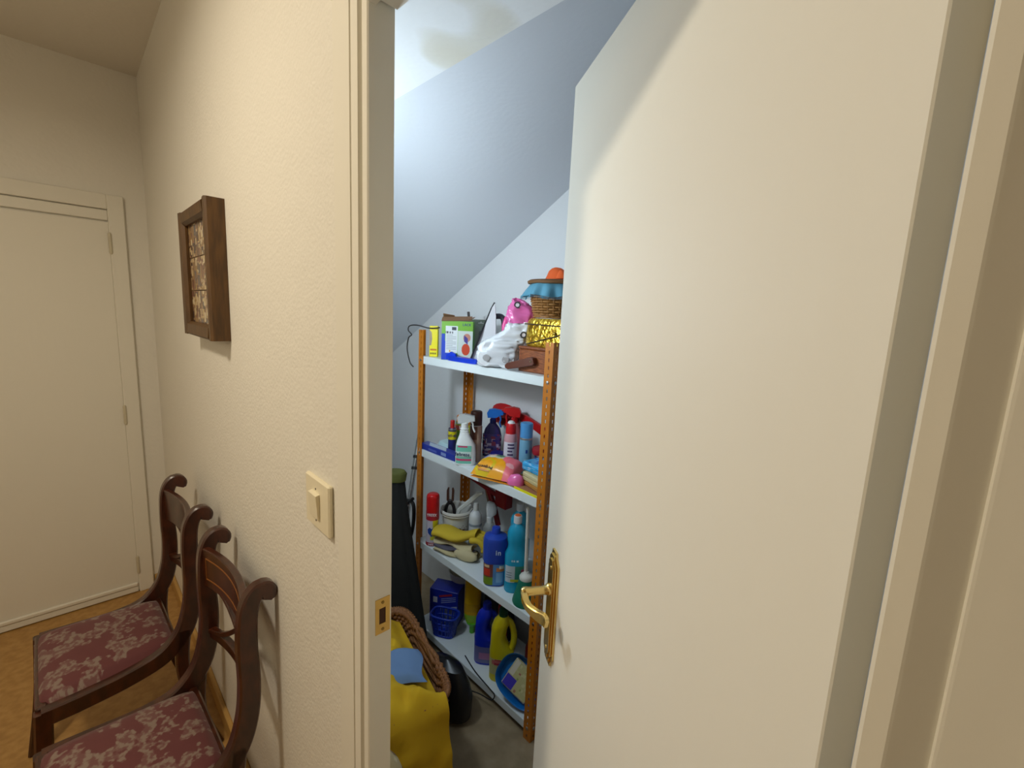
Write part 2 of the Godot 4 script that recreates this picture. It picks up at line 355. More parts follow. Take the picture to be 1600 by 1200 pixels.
func doors() -> void:
	var paint := StandardMaterial3D.new(); paint.albedo_color = col(232, 228, 216); paint.roughness = 0.62
	var brush := noise_image(256, 0.02, 77, 3)
	paint.heightmap_enabled = true; paint.heightmap_texture = ImageTexture.create_from_image(brush); paint.heightmap_scale = 0.025; paint.uv1_triplanar = true; paint.uv1_world_triplanar = true; paint.uv1_scale = Vector3(6, 1.2, 6)
	var brass := mat(col(224, 194, 122), 0.24, 1.0)
	var up := Transform3D(Basis(Vector3.RIGHT, Vector3.BACK, Vector3.UP), Vector3.ZERO)   # polygon x,z pushed along y
	var lp: Array = [Vector2(-0.747, -0.0095), Vector2(-0.746, -0.004), Vector2(-0.690, -0.004), Vector2(-0.687, -0.013), Vector2(-0.679, -0.013), Vector2(-0.676, 0.0), Vector2(-0.655, 0.0), Vector2(-0.652, -0.009), Vector2(-0.646, -0.009), Vector2(-0.643, -0.001), Vector2(-0.629, -0.001), Vector2(-0.627, -0.003), Vector2(-0.627, -0.013), Vector2(-0.633, -0.0135), Vector2(-0.633, -0.046), Vector2(-0.699, -0.046), Vector2(-0.699, -0.0095)]
	var frame := setting("trim_1", B.new().prism(lp, 0.0, 2.07, up), paint, "cream moulded door frame post with the brass strike plate", "door frame")
	var rp: Array = [Vector2(-0.011, -0.013), Vector2(-0.011, -0.001), Vector2(-0.009, 0.0), Vector2(0.0015, 0.0), Vector2(0.003, -0.0008), Vector2(0.0205, -0.0125), Vector2(0.0215, -0.0105), Vector2(0.023, -0.0105), Vector2(0.060, -0.016), Vector2(0.100, -0.016), Vector2(0.100, -0.046), Vector2(-0.004, -0.046), Vector2(-0.004, -0.0135)]
	setting("trim_2", B.new().prism(rp, 0.0, 2.07, up), paint, "cream moulded door frame post on the hinge side of the open door", "door frame")
	setting("trim_3", B.new().box(Vector3(-0.316, 2.045, -0.0235), Vector3(0.62, 0.05, 0.045)).box(Vector3(-0.316, 2.017, -0.007), Vector3(0.62, 0.012, 0.012)).box(Vector3(-0.33, 2.10, -0.008), Vector3(0.86, 0.06, 0.012)), paint, "cream head of the door frame above the cupboard opening", "door frame")
	var sp := Node3D.new(); sp.name = "strike_plate"; frame.add_child(sp); sp.position = Vector3(-0.633, 1.083, -0.0295)
	sp.set_meta("label", "brass strike plate with a dark latch hole")
	part("plate", B.new().box(Vector3(0.0006, 0.0235, 0), Vector3(0.0014, 0.018, 0.027)).box(Vector3(0.0006, -0.0235, 0), Vector3(0.0014, 0.018, 0.027)).box(Vector3(0.0006, 0, 0.010), Vector3(0.0014, 0.03, 0.007)).box(Vector3(0.0006, 0, -0.0095), Vector3(0.0014, 0.03, 0.008)), mat(col(206, 170, 98), 0.35, 1.0), sp)
	part("latch_hole", B.new().box(Vector3(0.0002, 0, 0.0005), Vector3(0.0006, 0.03, 0.013)), mat(col(70, 40, 18), 0.8), sp)
	for s in [-1, 1]: part("screw", B.new().lathe([[0.0001, 0.0], [0.003, 0.0], [0.0028, 0.0008], [0.0001, 0.001]], 10, turned(Vector3(0.0012, 0.025 * s, 0), Vector3(0, 0, -90))), mat(col(140, 112, 60), 0.3, 1.0), sp)
	# cupboard door, hinged on the far post side and swung 33 degrees into the cupboard
	var d := Node3D.new(); d.name = "door_2"; add_child(d); d.set_meta("kind", "structure"); d.set_meta("label", "flush cream cupboard door standing half open with a brass lever handle"); d.set_meta("category", "door")
	d.position = Vector3(-0.0105, 0, -0.0435); d.rotation_degrees.y = LEAF_TURN
	part("door_leaf", B.new().box(Vector3(-0.3115, 1.01, 0.015), Vector3(0.619, 2.0, 0.030), 0.0012), paint, d)
	for y in [0.25, 1.0, 1.78]: part("hinge", B.new().lathe([[0.005, -0.04], [0.005, 0.04]], 12, Transform3D(Basis(), Vector3(0.0015, y, -0.005))), mat(col(200, 195, 180), 0.4), d)
	# brass back plate with stepped, cut corners
	var hp := Node3D.new(); hp.name = "handle"; d.add_child(hp); hp.position = Vector3(-0.557, 1.036, 0.030); hp.set_meta("label", "polished brass lever handle on a long back plate")
	var outline := func(w: float, h: float, k: float) -> Array:
		return [Vector2(-w, -h + k), Vector2(-w * 0.55, -h + k * 0.45), Vector2(-w * 0.45, -h), Vector2(w * 0.45, -h), Vector2(w * 0.55, -h + k * 0.45), Vector2(w, -h + k), Vector2(w, h - k), Vector2(w * 0.55, h - k * 0.45), Vector2(w * 0.45, h), Vector2(-w * 0.45, h), Vector2(-w * 0.55, h - k * 0.45), Vector2(-w, h - k)]
	var plate := B.new().prism(outline.call(0.025, 0.120, 0.022), 0.0, 0.004).prism(outline.call(0.020, 0.112, 0.020), 0.004, 0.007).prism(outline.call(0.0145, 0.103, 0.017), 0.007, 0.0095)
	part("back_plate", plate, brass, hp)
	for s in [-1, 1]: part("screw", B.new().lathe([[0.004, 0.0], [0.0036, 0.0012], [0.0001, 0.0016]], 12, turned(Vector3(0, 0.085 * s, 0.0095), Vector3(90, 0, 0))), brass, hp)
	var lev := B.new().lathe([[0.0125, 0.009], [0.0125, 0.013], [0.0095, 0.016], [0.0085, 0.024], [0.0085, 0.05], [0.0095, 0.056], [0.0095, 0.062], [0.006, 0.066]], 20, turned(Vector3(0, 0.039, 0), Vector3(90, 0, 0)))
	var path := curve([Vector3(0, 0.039, 0.058), Vector3(0.008, 0.035, 0.061), Vector3(0.026, 0.026, 0.058), Vector3(0.044, 0.021, 0.046), Vector3(0.060, 0.021, 0.036), Vector3(0.070, 0.018, 0.034)], 5)
	var hu: Array = []; var hs: Array = []
	for i in path.size():
		var f := float(i) / (path.size() - 1); hu.append(lerpf(0.0070, 0.0115, smoothstep(0.35, 0.8, f)) * (1.0 if f < 0.95 else 0.75)); hs.append(lerpf(0.0075, 0.0035, f))
	lev.bar(path, Vector3.UP, hu, hs)
	part("lever", lev, brass, hp)
	# flush door at the end of the hall
	var e := Node3D.new(); e.name = "door_1"; add_child(e); e.set_meta("kind", "structure"); e.set_meta("label", "closed flush cream door at the end of the hall"); e.set_meta("category", "door")
	e.position = Vector3(-3.02, 0, 0.50)
	# local: z across, frame outer edge at z=-0.423
	part("door_leaf", B.new().box(Vector3(0.004, 0.985, 0.0), Vector3(0.02, 1.95, 0.72), 0.002), paint, e)
	for zz in [-0.391, 0.391]: part("frame_post", B.new().box(Vector3(0.009, 1.045, zz), Vector3(0.024, 2.09, 0.062), 0.003), paint, e)
	part("frame_head", B.new().box(Vector3(0.009, 2.055, 0), Vector3(0.024, 0.07, 0.72), 0.003).box(Vector3(0.006, 1.992, 0), Vector3(0.018, 0.048, 0.72), 0.003), paint, e)
	part("draught_strip", B.new().box(Vector3(0.019, 0.048, 0.002), Vector3(0.012, 0.022, 0.715), 0.005).box(Vector3(0.015, 0.020, 0.002), Vector3(0.008, 0.03, 0.715), 0.002), paint, e)
	for y in [0.16, 1.0, 1.86]: part("hinge", B.new().lathe([[0.003, -0.052], [0.007, -0.045], [0.007, 0.045], [0.003, 0.052]], 12, Transform3D(Basis(), Vector3(0.022, y, -0.361))), mat(col(205, 196, 172), 0.4), e)

# ------------------------------------------------------------------ hall
func hall_things() -> void:
	# light switch
	var cream := mat(col(236, 226, 198), 0.35)
	var s := thing("light_switch", "square cream light switch with one rocker on the hall wall", "light switch", Vector3(-0.835, 1.222, -0.010))
	part("cover_plate", B.new().box(Vector3(0, 0, 0.005), Vector3(0.112, 0.103, 0.010), 0.003), cream, s)
	part("rocker", B.new().prism([Vector2(0.009, -0.026), Vector2(0.0145, -0.024), Vector2(0.018, 0.024), Vector2(0.009, 0.026)], -0.019, 0.019, Transform3D(Basis(Vector3.BACK, Vector3.UP, Vector3.RIGHT), Vector3(-0.004, -0.002, 0))), cream, s)
	for k in [-1, 1]: part("screw_hole", B.new().lathe([[0.0001, 0], [0.002, 0], [0.002, 0.0006], [0.0001, 0.0006]], 10, turned(Vector3(-0.004, 0.032 * k - 0.002, 0.010), Vector3(90, 0, 0))), mat(col(60, 52, 40), 0.7), s)
	# framed tile picture
	var fw := wood([[0.25, col(74, 50, 22)], [0.5, col(86, 58, 26)], [0.75, col(96, 66, 30)]], 5, 0.45, Vector3(7, 1, 7))
	var p := thing("framed_picture", "wooden framed tile picture hanging on the hall wall", "picture", Vector3(-1.655, 1.685, -0.0095))
	var ow := 0.195; var oh := 0.193; var t := 0.042
	for k in [-1, 1]:
		part("frame_side", B.new().prism([Vector2(0, 0), Vector2(0.0, 0.042), Vector2(0.006, 0.048), Vector2(0.034, 0.046), Vector2(0.042, 0.036), Vector2(0.042, 0)], -oh, oh, Transform3D(Basis(Vector3.LEFT * k, Vector3.BACK, Vector3.UP), Vector3(ow * k, 0, 0))), fw, p)
		part("frame_rail", B.new().prism([Vector2(0, 0), Vector2(0.0, 0.042), Vector2(0.006, 0.0475), Vector2(0.034, 0.0455), Vector2(0.042, 0.036), Vector2(0.042, 0)], -ow + t, ow - t, Transform3D(Basis(Vector3.DOWN * k, Vector3.BACK, Vector3.RIGHT), Vector3(0, oh * k, 0))), fw, p)
	for k in 3:
		var im := Image.create(96, 40, false, Image.FORMAT_RGB8); im.fill(col(150, 122, 92))
		for q in 150:
			var cc: Color = [col(196, 174, 134), col(112, 84, 66), col(146, 112, 92), col(84, 70, 66), col(208, 190, 156), col(104, 100, 102), col(160, 132, 88), col(132, 94, 80)][rng.randi_range(0, 7)]
			im.fill_rect(Rect2i(rng.randi_range(-4, 94), rng.randi_range(-4, 38), rng.randi_range(2, 9), rng.randi_range(3, 13)), cc)
		for q in 26: im.fill_rect(Rect2i(rng.randi_range(50, 94), rng.randi_range(0, 38), 2, rng.randi_range(2, 6)), col(222, 210, 180))
		var tl := part("tile", B.new().box(Vector3(0, 0, 0), Vector3(0.3, 0.1005, 0.008), 0.001), printed(im, 0.25), p)
		tl.position = Vector3(0, (1 - k) * 0.1022, 0.024)
	part("backing", B.new().box(Vector3(0, 0, 0.010), Vector3(0.33, 0.33, 0.016)), mat(col(60, 42, 26), 0.8), p)
	chair(Vector3(-1.905, 0, 0.024), 2.0, "reddish brown wooden dining chair with rose damask seat, beside the flush door", false)
	chair(Vector3(-1.325, 0, 0.003), 2.4, "reddish brown wooden dining chair with inlaid back and rose damask seat, under the light switch", true)

var chair_wood: StandardMaterial3D
var seat_cloth: StandardMaterial3D
func chair(at: Vector3, turn: float, label: String, inlaid: bool) -> void:
	if chair_wood == null:
		chair_wood = wood([[0.2, col(50, 21, 10)], [0.5, col(62, 27, 13)], [0.8, col(76, 34, 16)]], 12, 0.32, Vector3(3, 1.2, 3), 0.5)
		var n1 := noise_image(512, 0.007, 61, 3); var n2 := noise_image(512, 0.034, 62, 3)
		var im := Image.create(512, 512, false, Image.FORMAT_RGB8)
		for y in 512:
			for x in 512:
				var a := n1.get_pixel(x, y).r; var b := n2.get_pixel(x, y).r
				var f := smoothstep(0.50, 0.58, a + (b - 0.5) * 0.22) * (0.35 + 0.75 * smoothstep(0.35, 0.75, b))
				im.set_pixel(x, y, col(98, 46, 48).lerp(col(132, 114, 102), clampf(f, 0, 1)))
		seat_cloth = printed(im, 0.75); seat_cloth.rim_enabled = true; seat_cloth.rim = 0.3; seat_cloth.rim_tint = 0.5
	var c := thing("dining_chair", label, "chair", at, turn, "dining chairs along the hall wall")
	var path := curve([Vector2(0.020, 0.876), Vector2(0.014, 0.893), Vector2(0.026, 0.907), Vector2(0.048, 0.893), Vector2(0.062, 0.850), Vector2(0.066, 0.760), Vector2(0.064, 0.660), Vector2(0.072, 0.570), Vector2(0.098, 0.490), Vector2(0.155, 0.432), Vector2(0.240, 0.412), Vector2(0.340, 0.410), Vector2(0.435, 0.412)], 5)
	for sx in [-1, 1]:
		var pts: Array = []; var w: Array = []; var th: Array = []
		for i in path.size():
			var q: Vector2 = path[i]; var f := float(i) / (path.size() - 1)
			var spread := 0.183 + 0.006 * smoothstep(0.75, 0.95, q.y) + 0.022 * smoothstep(0.15, 0.43, q.x)
			pts.append(Vector3(sx * spread, q.y, q.x)); w.append(0.014 if f < 0.02 else 0.019 if f < 0.2 else lerpf(0.021, 0.027, smoothstep(0.2, 0.8, f))); th.append(0.0155)
		part("side_frame", B.new().bar(pts, Vector3.RIGHT, th, w), chair_wood, c)
		part("leg", B.new().bar(curve([Vector3(sx * 0.184, 0.50, 0.095), Vector3(sx * 0.184, 0.36, 0.105), Vector3(sx * 0.184, 0.18, 0.075), Vector3(sx * 0.184, 0.0, 0.02)], 5), Vector3.RIGHT, 0.0145, 0.019), chair_wood, c)
		part("leg", B.new().bar(curve([Vector3(sx * 0.205, 0.43, 0.43), Vector3(sx * 0.205, 0.22, 0.445), Vector3(sx * 0.205, 0.0, 0.475)], 5), Vector3.RIGHT, 0.0155, 0.020), chair_wood, c)
	var bow := func(x: float, z0: float, d: float) -> float: return z0 - d * (1.0 - pow(x / 0.18, 2.0))
	var tp: Array = []; var lp: Array = []; var il: Array = []; var il2: Array = []
	for i in 17:
		var x := -0.18 + 0.36 * i / 16.0
		tp.append(Vector3(x, 0.818, bow.call(x, 0.066, 0.026))); lp.append(Vector3(x, 0.600, bow.call(x, 0.062, 0.026)))
		il.append(Vector3(x * 0.88, 0.850, bow.call(x * 0.88, 0.066, 0.026) + 0.0092)); il2.append(Vector3(x * 0.88, 0.786, bow.call(x * 0.88, 0.066, 0.026) + 0.0092))
	part("tablet_rail", B.new().bar(tp, Vector3.UP, 0.060, 0.009), chair_wood, c)
	if inlaid:
		var line := mat(col(150, 92, 40), 0.35)
		part("inlay", B.new().bar(il, Vector3.UP, 0.0022, 0.0006).bar(il2, Vector3.UP, 0.0022, 0.0006).box(Vector3(-0.158, 0.818, 0.0692), Vector3(0.004, 0.066, 0.0014)).box(Vector3(0.158, 0.818, 0.0692), Vector3(0.004, 0.066, 0.0014)), line, c, "light inlaid line around the tablet rail")
	part("lower_rail", B.new().bar(lp, Vector3.UP, 0.016, 0.009), chair_wood, c)
	for sx in [-1, 1]:
		var cr: Array = []
		for i in 13:
			var f := i / 12.0; var x: float = lerpf(-0.178, 0.178, f) * sx
			cr.append(Vector3(x, lerpf(0.606, 0.772, f) - 0.03 * sin(f * PI) * (1.0 if f < 0.5 else -1.0) * absf(cos(f * PI)), bow.call(x, 0.064, 0.024) + 0.004 * sx))
		part("cross_bar", B.new().bar(cr, Vector3.UP, 0.007, 0.006), chair_wood, c)
	part("seat_rail", B.new().box(Vector3(0, 0.415, 0.433), Vector3(0.40, 0.052, 0.026), 0.005), chair_wood, c)
	part("seat_rail", B.new().box(Vector3(0, 0.425, 0.118), Vector3(0.355, 0.04, 0.024), 0.005), chair_wood, c)
	# padded drop-in seat
	var rows: Array = []; var n := 18
	for i in n + 1:
		var r := PackedVector3Array(); var fz := float(i) / n
		for j in n + 1:
			var fx := float(j) / n * 2.0 - 1.0; var fzz := fz * 2.0 - 1.0
			var e := pow(clampf(1.0 - pow(absf(fx), 7.0), 0, 1), 0.4) * pow(clampf(1.0 - pow(absf(fzz), 7.0), 0, 1), 0.4)
			var k := pow(clampf(1.0 - 0.16 * pow(absf(fx), 8.0) * pow(absf(fzz), 8.0), 0, 1), 1.0)
			r.append(Vector3(fx * lerpf(0.172, 0.206, fz) * k, 0.425 + 0.036 * e + 0.010 * (1.0 - fx * fx) * (1.0 - fzz * fzz), lerpf(0.105, 0.448, fz)))
		rows.append(r)
	part("seat", B.new().surf(rows, false, Vector3(0, 0.2, 0.27)), seat_cloth, c, "rose seat pad with a beige flower pattern")

# ------------------------------------------------------------------ the shelving unit
const X0 := -1.737
const X1 := -0.940
const ZF := -0.813
const ZB := -1.115
const SY := [1.402, 0.966, 0.506, 0.070]
func shelving() -> void:
	var orange := mat(col(196, 116, 22), 0.42)
	var white := mat(col(226, 232, 232), 0.35)
	var steel := mat(col(190, 190, 190), 0.3, 1.0)
	var t := thing("shelving_unit", "orange slotted metal shelving unit with four white shelves in the cupboard", "shelves", Vector3((X0 + X1) / 2, 0, (ZF + ZB) / 2))
	var hx := (X1 - X0) / 2; var hz := (ZF - ZB) / 2
	var fw := 0.036; var pitch := 0.0262; var slot := 0.0125; var sw := 0.0055
	for sx in [-1.0, 1.0]:
		for sz in [-1.0, 1.0]:
			var b := B.new(); var cx: float = sx * hx; var cz: float = sz * hz
			for fl in 2:   # one flange along x, one along z, each pierced by a row of slots
				var dir := Vector3(-sx, 0, 0) if fl == 0 else Vector3(0, 0, -sz)
				var nn := Vector3(0, 0, sz) if fl == 0 else Vector3(sx, 0, 0)
				for side in 2:
					var o := Vector3(cx, 0, cz) - nn * (0.002 * side); var nv := nn if side == 0 else -nn
					var cols := [0.0, fw * 0.5 - sw / 2, fw * 0.5 + sw / 2, fw]
					for k in [0, 2]: b.quad(o + dir * cols[k], o + dir * cols[k + 1], o + dir * cols[k + 1] + Vector3.UP * 1.52, o + dir * cols[k] + Vector3.UP * 1.52, nv)
					var y := 0.0
					while y < 1.515:
						var y2 := minf(y + pitch - slot, 1.52)
						b.quad(o + dir * cols[1] + Vector3.UP * y, o + dir * cols[2] + Vector3.UP * y, o + dir * cols[2] + Vector3.UP * y2, o + dir * cols[1] + Vector3.UP * y2, nv)
						y += pitch
				b.quad(Vector3(cx, 0, cz) + dir * fw, Vector3(cx, 0, cz) + dir * fw - nn * 0.002, Vector3(cx, 1.52, cz) + dir * fw - nn * 0.002, Vector3(cx, 1.52, cz) + dir * fw, dir)
				b.quad(Vector3(cx, 1.52, cz), Vector3(cx, 1.52, cz) + dir * fw, Vector3(cx, 1.52, cz) + dir * fw - nn * 0.002, Vector3(cx, 1.52, cz) - nn * 0.002, Vector3.UP)
			part("post", b, orange, t)
	for y in SY:
		var b := B.new(); var ix := hx - 0.0025; var iz := hz - 0.0025
		b.box(Vector3(0, y - 0.001, 0), Vector3(ix * 2, 0.002, iz * 2), 0.0008)
		for s in [-1, 1]: b.box(Vector3(0, y - 0.017, s * (iz - 0.001)), Vector3(ix * 2, 0.030, 0.002)).box(Vector3(s * (ix - 0.001), y - 0.017, 0), Vector3(0.002, 0.030, iz * 2 - 0.004)).box(Vector3(0, y - 0.0325, s * (iz - 0.006)), Vector3(ix * 2 - 0.01, 0.0015, 0.012))
		part("shelf", b, white, t)
		for sx in [-1, 1]: part("bolt", B.new().lathe([[0.006, 0.0], [0.0055, 0.0025], [0.0001, 0.0035]], 12, turned(Vector3(sx * (hx - fw * 0.5), y - 0.017, hz), Vector3(90, 0, 0))), steel, t)
		part("bolt", B.new().lathe([[0.006, 0.0], [0.0055, 0.0025], [0.0001, 0.0035]], 12, turned(Vector3(hx, y - 0.017, hz - fw * 0.5), Vector3(0, 0, -90))), steel, t)

# ------------------------------------------------------------------ kinds of container
func aerosol(label: String, at: Vector3, turn: float, r: float, h: float, cap_h: float, body: Color, cap: Color, band: Array = [], cap_r := -1.0) -> Node3D:
	var t := thing("aerosol_can", label, "spray can", at, turn)
	var bh := h - cap_h; var cr := cap_r if cap_r > 0.0 else r * 0.98
	part("can", B.new().lathe([[r * 0.92, 0.0], [r, 0.004], [r, bh - 0.014], [r * 0.93, bh - 0.006], [r * 0.75, bh]], 28), mat(body, 0.3, 0.0), t)
	part("rim", B.new().lathe([[r * 0.96, bh - 0.010], [r * 1.01, bh - 0.006], [r * 0.95, bh - 0.001]], 28, Transform3D(), false), mat(col(196, 196, 200), 0.3, 1.0), t)
	part("cap", B.new().lathe([[cr, bh - 0.001], [cr, h - 0.008], [cr * 0.94, h - 0.002], [cr * 0.8, h], [0.001, h]], 28), mat(cap, 0.35), t)
	for q in band:   # [y0, y1, colour, a0, a1]
		part("label", sheet(r, r, q[0], q[1], q[3] if q.size() > 3 else 0.0, q[4] if q.size() > 4 else 180.0), mat(q[2], 0.35), t)
	return t
func trigger(t: Node3D, y: float, m: Material, collar: Material, s := 1.0) -> void:
	part("collar", B.new().lathe([[0.013 * s, y], [0.0135 * s, y + 0.018 * s], [0.009 * s, y + 0.021 * s], [0.009 * s, y + 0.03 * s]], 18), collar, t)
	var prof: Array = []
	for q in [[-0.022, 0.024], [-0.026, 0.045], [-0.018, 0.060], [0.005, 0.064], [0.040, 0.058], [0.044, 0.054], [0.044, 0.040], [0.030, 0.036], [0.016, 0.026]]: prof.append(Vector2(q[0], q[1]) * s)
	part("spray_head", B.new().prism(prof, -0.010 * s, 0.010 * s, Transform3D(Basis(), Vector3(0, y, 0))), m, t)
	var tr := curve([Vector3(0.026, 0.042, 0) * s + Vector3(0, y, 0), Vector3(0.034, 0.022, 0) * s + Vector3(0, y, 0), Vector3(0.030, 0.002, 0) * s + Vector3(0, y, 0), Vector3(0.036, -0.016, 0) * s + Vector3(0, y, 0)], 4)
	part("trigger", B.new().bar(tr, Vector3.BACK, 0.007 * s, 0.003 * s), m, t)
	part("nozzle", B.new().lathe([[0.007 * s, 0.0], [0.007 * s, 0.008 * s], [0.004 * s, 0.009 * s]], 12, turned(Vector3(0.044 * s, y + 0.048 * s, 0), Vector3(0, 0, -90))), collar, t)

func top_shelf() -> void:
	var y: float = SY[0] + 0.0005
	# black cable hung over the post
	var k := thing("cable", "thin black cable looped over the top of the orange post", "cable", Vector3(-1.74, 1.50, -0.80))
	part("wire", B.new().tube(curve([Vector3(0.11, 0.035, -0.05), Vector3(0.06, 0.030, -0.03), Vector3(0.01, 0.040, 0.0), Vector3(-0.035, 0.035, 0.012), Vector3(-0.040, 0.015, 0.016), Vector3(-0.018, -0.004, 0.012), Vector3(-0.040, -0.02, 0.014), Vector3(-0.048, -0.07, 0.016), Vector3(-0.03, -0.13, 0.012), Vector3(-0.01, -0.15, 0.006)], 5), 0.0028, 6), mat(col(36, 30, 30), 0.5), k)
	# yellow packet
	var t := thing("carton", "narrow bright yellow carton beside the orange post on the top shelf", "box", Vector3(-1.679, y, -0.856), 45.0)
	part("box", B.new().box(Vector3(0, 0.069, 0), Vector3(0.038, 0.138, 0.030), 0.002), mat(col(246, 226, 8), 0.4), t)
	part("label", B.new().prism([Vector2(-0.018, 0.05), Vector2(-0.010, 0.052), Vector2(-0.006, 0.08), Vector2(-0.009, 0.11), Vector2(-0.018, 0.12)], 0.0151, 0.0157), mat(col(160, 140, 120), 0.4), t)
	part("printed_line", B.new().box(Vector3(0, 0.032, 0.0153), Vector3(0.028, 0.008, 0.0005)), mat(col(206, 120, 10), 0.5), t)
	for q in 4: part("printed_line", B.new().box(Vector3(-0.011 + 0.007 * q, 0.015, 0.0153), Vector3(0.0045, 0.008, 0.0005)), mat(col(90, 76, 10), 0.5), t)
	# blister card
	t = thing("blister_pack", "clear plastic blister pack standing behind the green carton", "packaging", Vector3(-1.582, y, -0.945), 45.0)
	part("card", B.new().box(Vector3(0, 0.088, 0), Vector3(0.195, 0.176, 0.0012)), mat(col(140, 152, 140), 0.3), t)
	part("bubble", B.new().loft([[0.0, 0.085, 0.012, 6.0], [0.14, 0.080, 0.011, 6.0], [0.15, 0.07, 0.006, 6.0]], 24, Transform3D(Basis(), Vector3(0, 0.002, 0.013)), true), clear(col(190, 205, 198), 0.22), t)
	part("hang_hole", B.new().prism([Vector2(0.066, 0.158), Vector2(0.090, 0.158), Vector2(0.090, 0.162), Vector2(0.082, 0.163), Vector2(0.078, 0.169), Vector2(0.074, 0.163), Vector2(0.066, 0.162)], 0.0006, 0.0014), mat(col(225, 228, 228), 0.5), t)
	part("product", B.new().box(Vector3(0.078, 0.10, 0.006), Vector3(0.014, 0.05, 0.010), 0.003), mat(col(40, 44, 44), 0.5), t)
	# green and blue carton with torn flaps
	t = thing("carton", "green and blue printed carton with torn open cardboard flaps", "box", Vector3(-1.535, y, -0.880), 44.0)
	var im := Image.create(128, 112, false, Image.FORMAT_RGB8); im.fill(col(120, 178, 52))
	for x in 128:
		for yy in 112:
			if yy > 44 + x * 0.9 or (x < 14 and yy > 36): im.set_pixel(x, yy, col(28, 66, 190))
			if x > 66 and yy > 26 and (x - 66) * 1.0 + 20 > yy * 0.2: im.set_pixel(x, yy, col(205, 214, 206))
			if Vector2(x - 100, yy - 80).length() < 17: im.set_pixel(x, yy, col(208, 70, 34))
			if Vector2((x - 104) * 0.8, yy - 46).length() < 12: im.set_pixel(x, yy, col(196, 132, 110))
			if x > 92 and x < 108 and absf(yy - 52 - (x - 100) * 0.6) < 9: im.set_pixel(x, yy, col(72, 60, 140))
	im.fill_rect(Rect2i(16, 14, 50, 78), col(222, 226, 226))
	for r in 9: im.fill_rect(Rect2i(20, 40 + r * 5, 40 if r % 3 else 26, 1), col(120, 126, 130))
	im.fill_rect(Rect2i(42, 17, 18, 9), col(60, 64, 70)); im.fill_rect(Rect2i(20, 30, 8, 6), col(110, 112, 116)); im.fill_rect(Rect2i(32, 30, 6, 6), col(110, 112, 116)); im.fill_rect(Rect2i(42, 30, 5, 6), col(110, 112, 116)); im.fill_rect(Rect2i(32, 84, 5, 5), col(230, 150, 40))
	part("box", B.new().box(Vector3(0, 0.083, 0), Vector3(0.134, 0.166, 0.060), 0.0015), mat(col(96, 160, 56), 0.45), t)
	part("front_print", B.new().box(Vector3(0, 0.083, 0.0303), Vector3(0.133, 0.165, 0.0006)), printed(im, 0.4), t)
	words("LACK", 0.015, Vector3(0.040, 0.152, 0.0308), mat(col(44, 40, 120), 0.5), t); words("CE", 0.011, Vector3(-0.044, 0.118, 0.0308), mat(col(70, 70, 74), 0.5), t)
	var kr := mat(col(128, 92, 62), 0.75)
	part("flap", B.new().box(Vector3(-0.005, 0.176, 0.012), Vector3(0.128, 0.002, 0.046), 0.0, Basis.from_euler(Vector3(0.38, 0.05, 0.05))), kr, t)
	part("flap", B.new().box(Vector3(-0.045, 0.182, -0.022), Vector3(0.05, 0.002, 0.04), 0.0, Basis.from_euler(Vector3(-0.55, 0.1, -0.15))), kr, t)
	part("flap", B.new().box(Vector3(0.052, 0.178, 0.0), Vector3(0.034, 0.002, 0.05), 0.0, Basis.from_euler(Vector3(0.1, 0, 0.32))), kr, t)
	t = thing("stick", "thin dark stick poking out behind the green carton", "stick", Vector3(-1.600, y, -1.000), 0.0)
	part("rod", B.new().tube([Vector3(0.02, 0, 0.0), Vector3(0.0, 0.1, 0), Vector3(-0.018, 0.208, 0)], [0.005, 0.005, 0.006]), mat(col(58, 46, 44), 0.5), t)
	# blue plastic tray lying in front
	t = thing("plastic_tray", "shallow bright blue plastic tray lying in front of the green carton", "tray", Vector3(-1.445, y, -0.8345), 4.0)
	part("tray", B.new().loft([[0.0, 0.085, 0.014, 3.0], [0.016, 0.092, 0.017, 3.0], [0.019, 0.094, 0.018, 3.0]], 28), mat(col(24, 62, 200), 0.3), t)
	part("lip", B.new().prism([Vector2(-0.10, 0.003), Vector2(-0.03, 0.003), Vector2(-0.045, 0.030), Vector2(-0.07, 0.037), Vector2(-0.10, 0.022)], -0.006, 0.002), mat(col(24, 62, 200), 0.3), t)
	# steam iron standing on its heel
	t = thing("steam_iron", "white steam iron standing upright with its dark sole turned aside", "iron", Vector3(-1.407, y + 0.004, -0.923), 45.0)
	var ip: Array = [Vector2(-0.055, 0.0), Vector2(0.03, 0.0), Vector2(0.045, 0.10), Vector2(0.042, 0.19), Vector2(0.036, 0.242), Vector2(0.026, 0.225), Vector2(-0.015, 0.11)]
	part("body", B.new().prism(ip, -0.035, 0.035), mat(col(226, 228, 230), 0.3), t)
	part("sole_plate", B.new().bar([Vector3(-0.058, 0.0, 0), Vector3(-0.018, 0.11, 0), Vector3(0.022, 0.220, 0), Vector3(0.034, 0.246, 0)], Vector3.BACK, [0.046, 0.044, 0.022, 0.004], 0.0035), mat(col(52, 52, 56), 0.35, 0.6), t)
	part("handle", B.new().tube(curve([Vector3(0.040, 0.06, 0), Vector3(0.075, 0.07, 0), Vector3(0.080, 0.13, 0), Vector3(0.070, 0.185, 0), Vector3(0.040, 0.19, 0)], 4), 0.012), mat(col(56, 58, 66), 0.4), t)
	# pack of toilet rolls
	t = thing("toilet_paper_pack", "pack of toilet rolls in crumpled white and pink plastic wrap", "toilet paper", Vector3(-1.250, y, -0.858), 46.0)
	var paper := mat(col(238, 238, 240), 0.85)
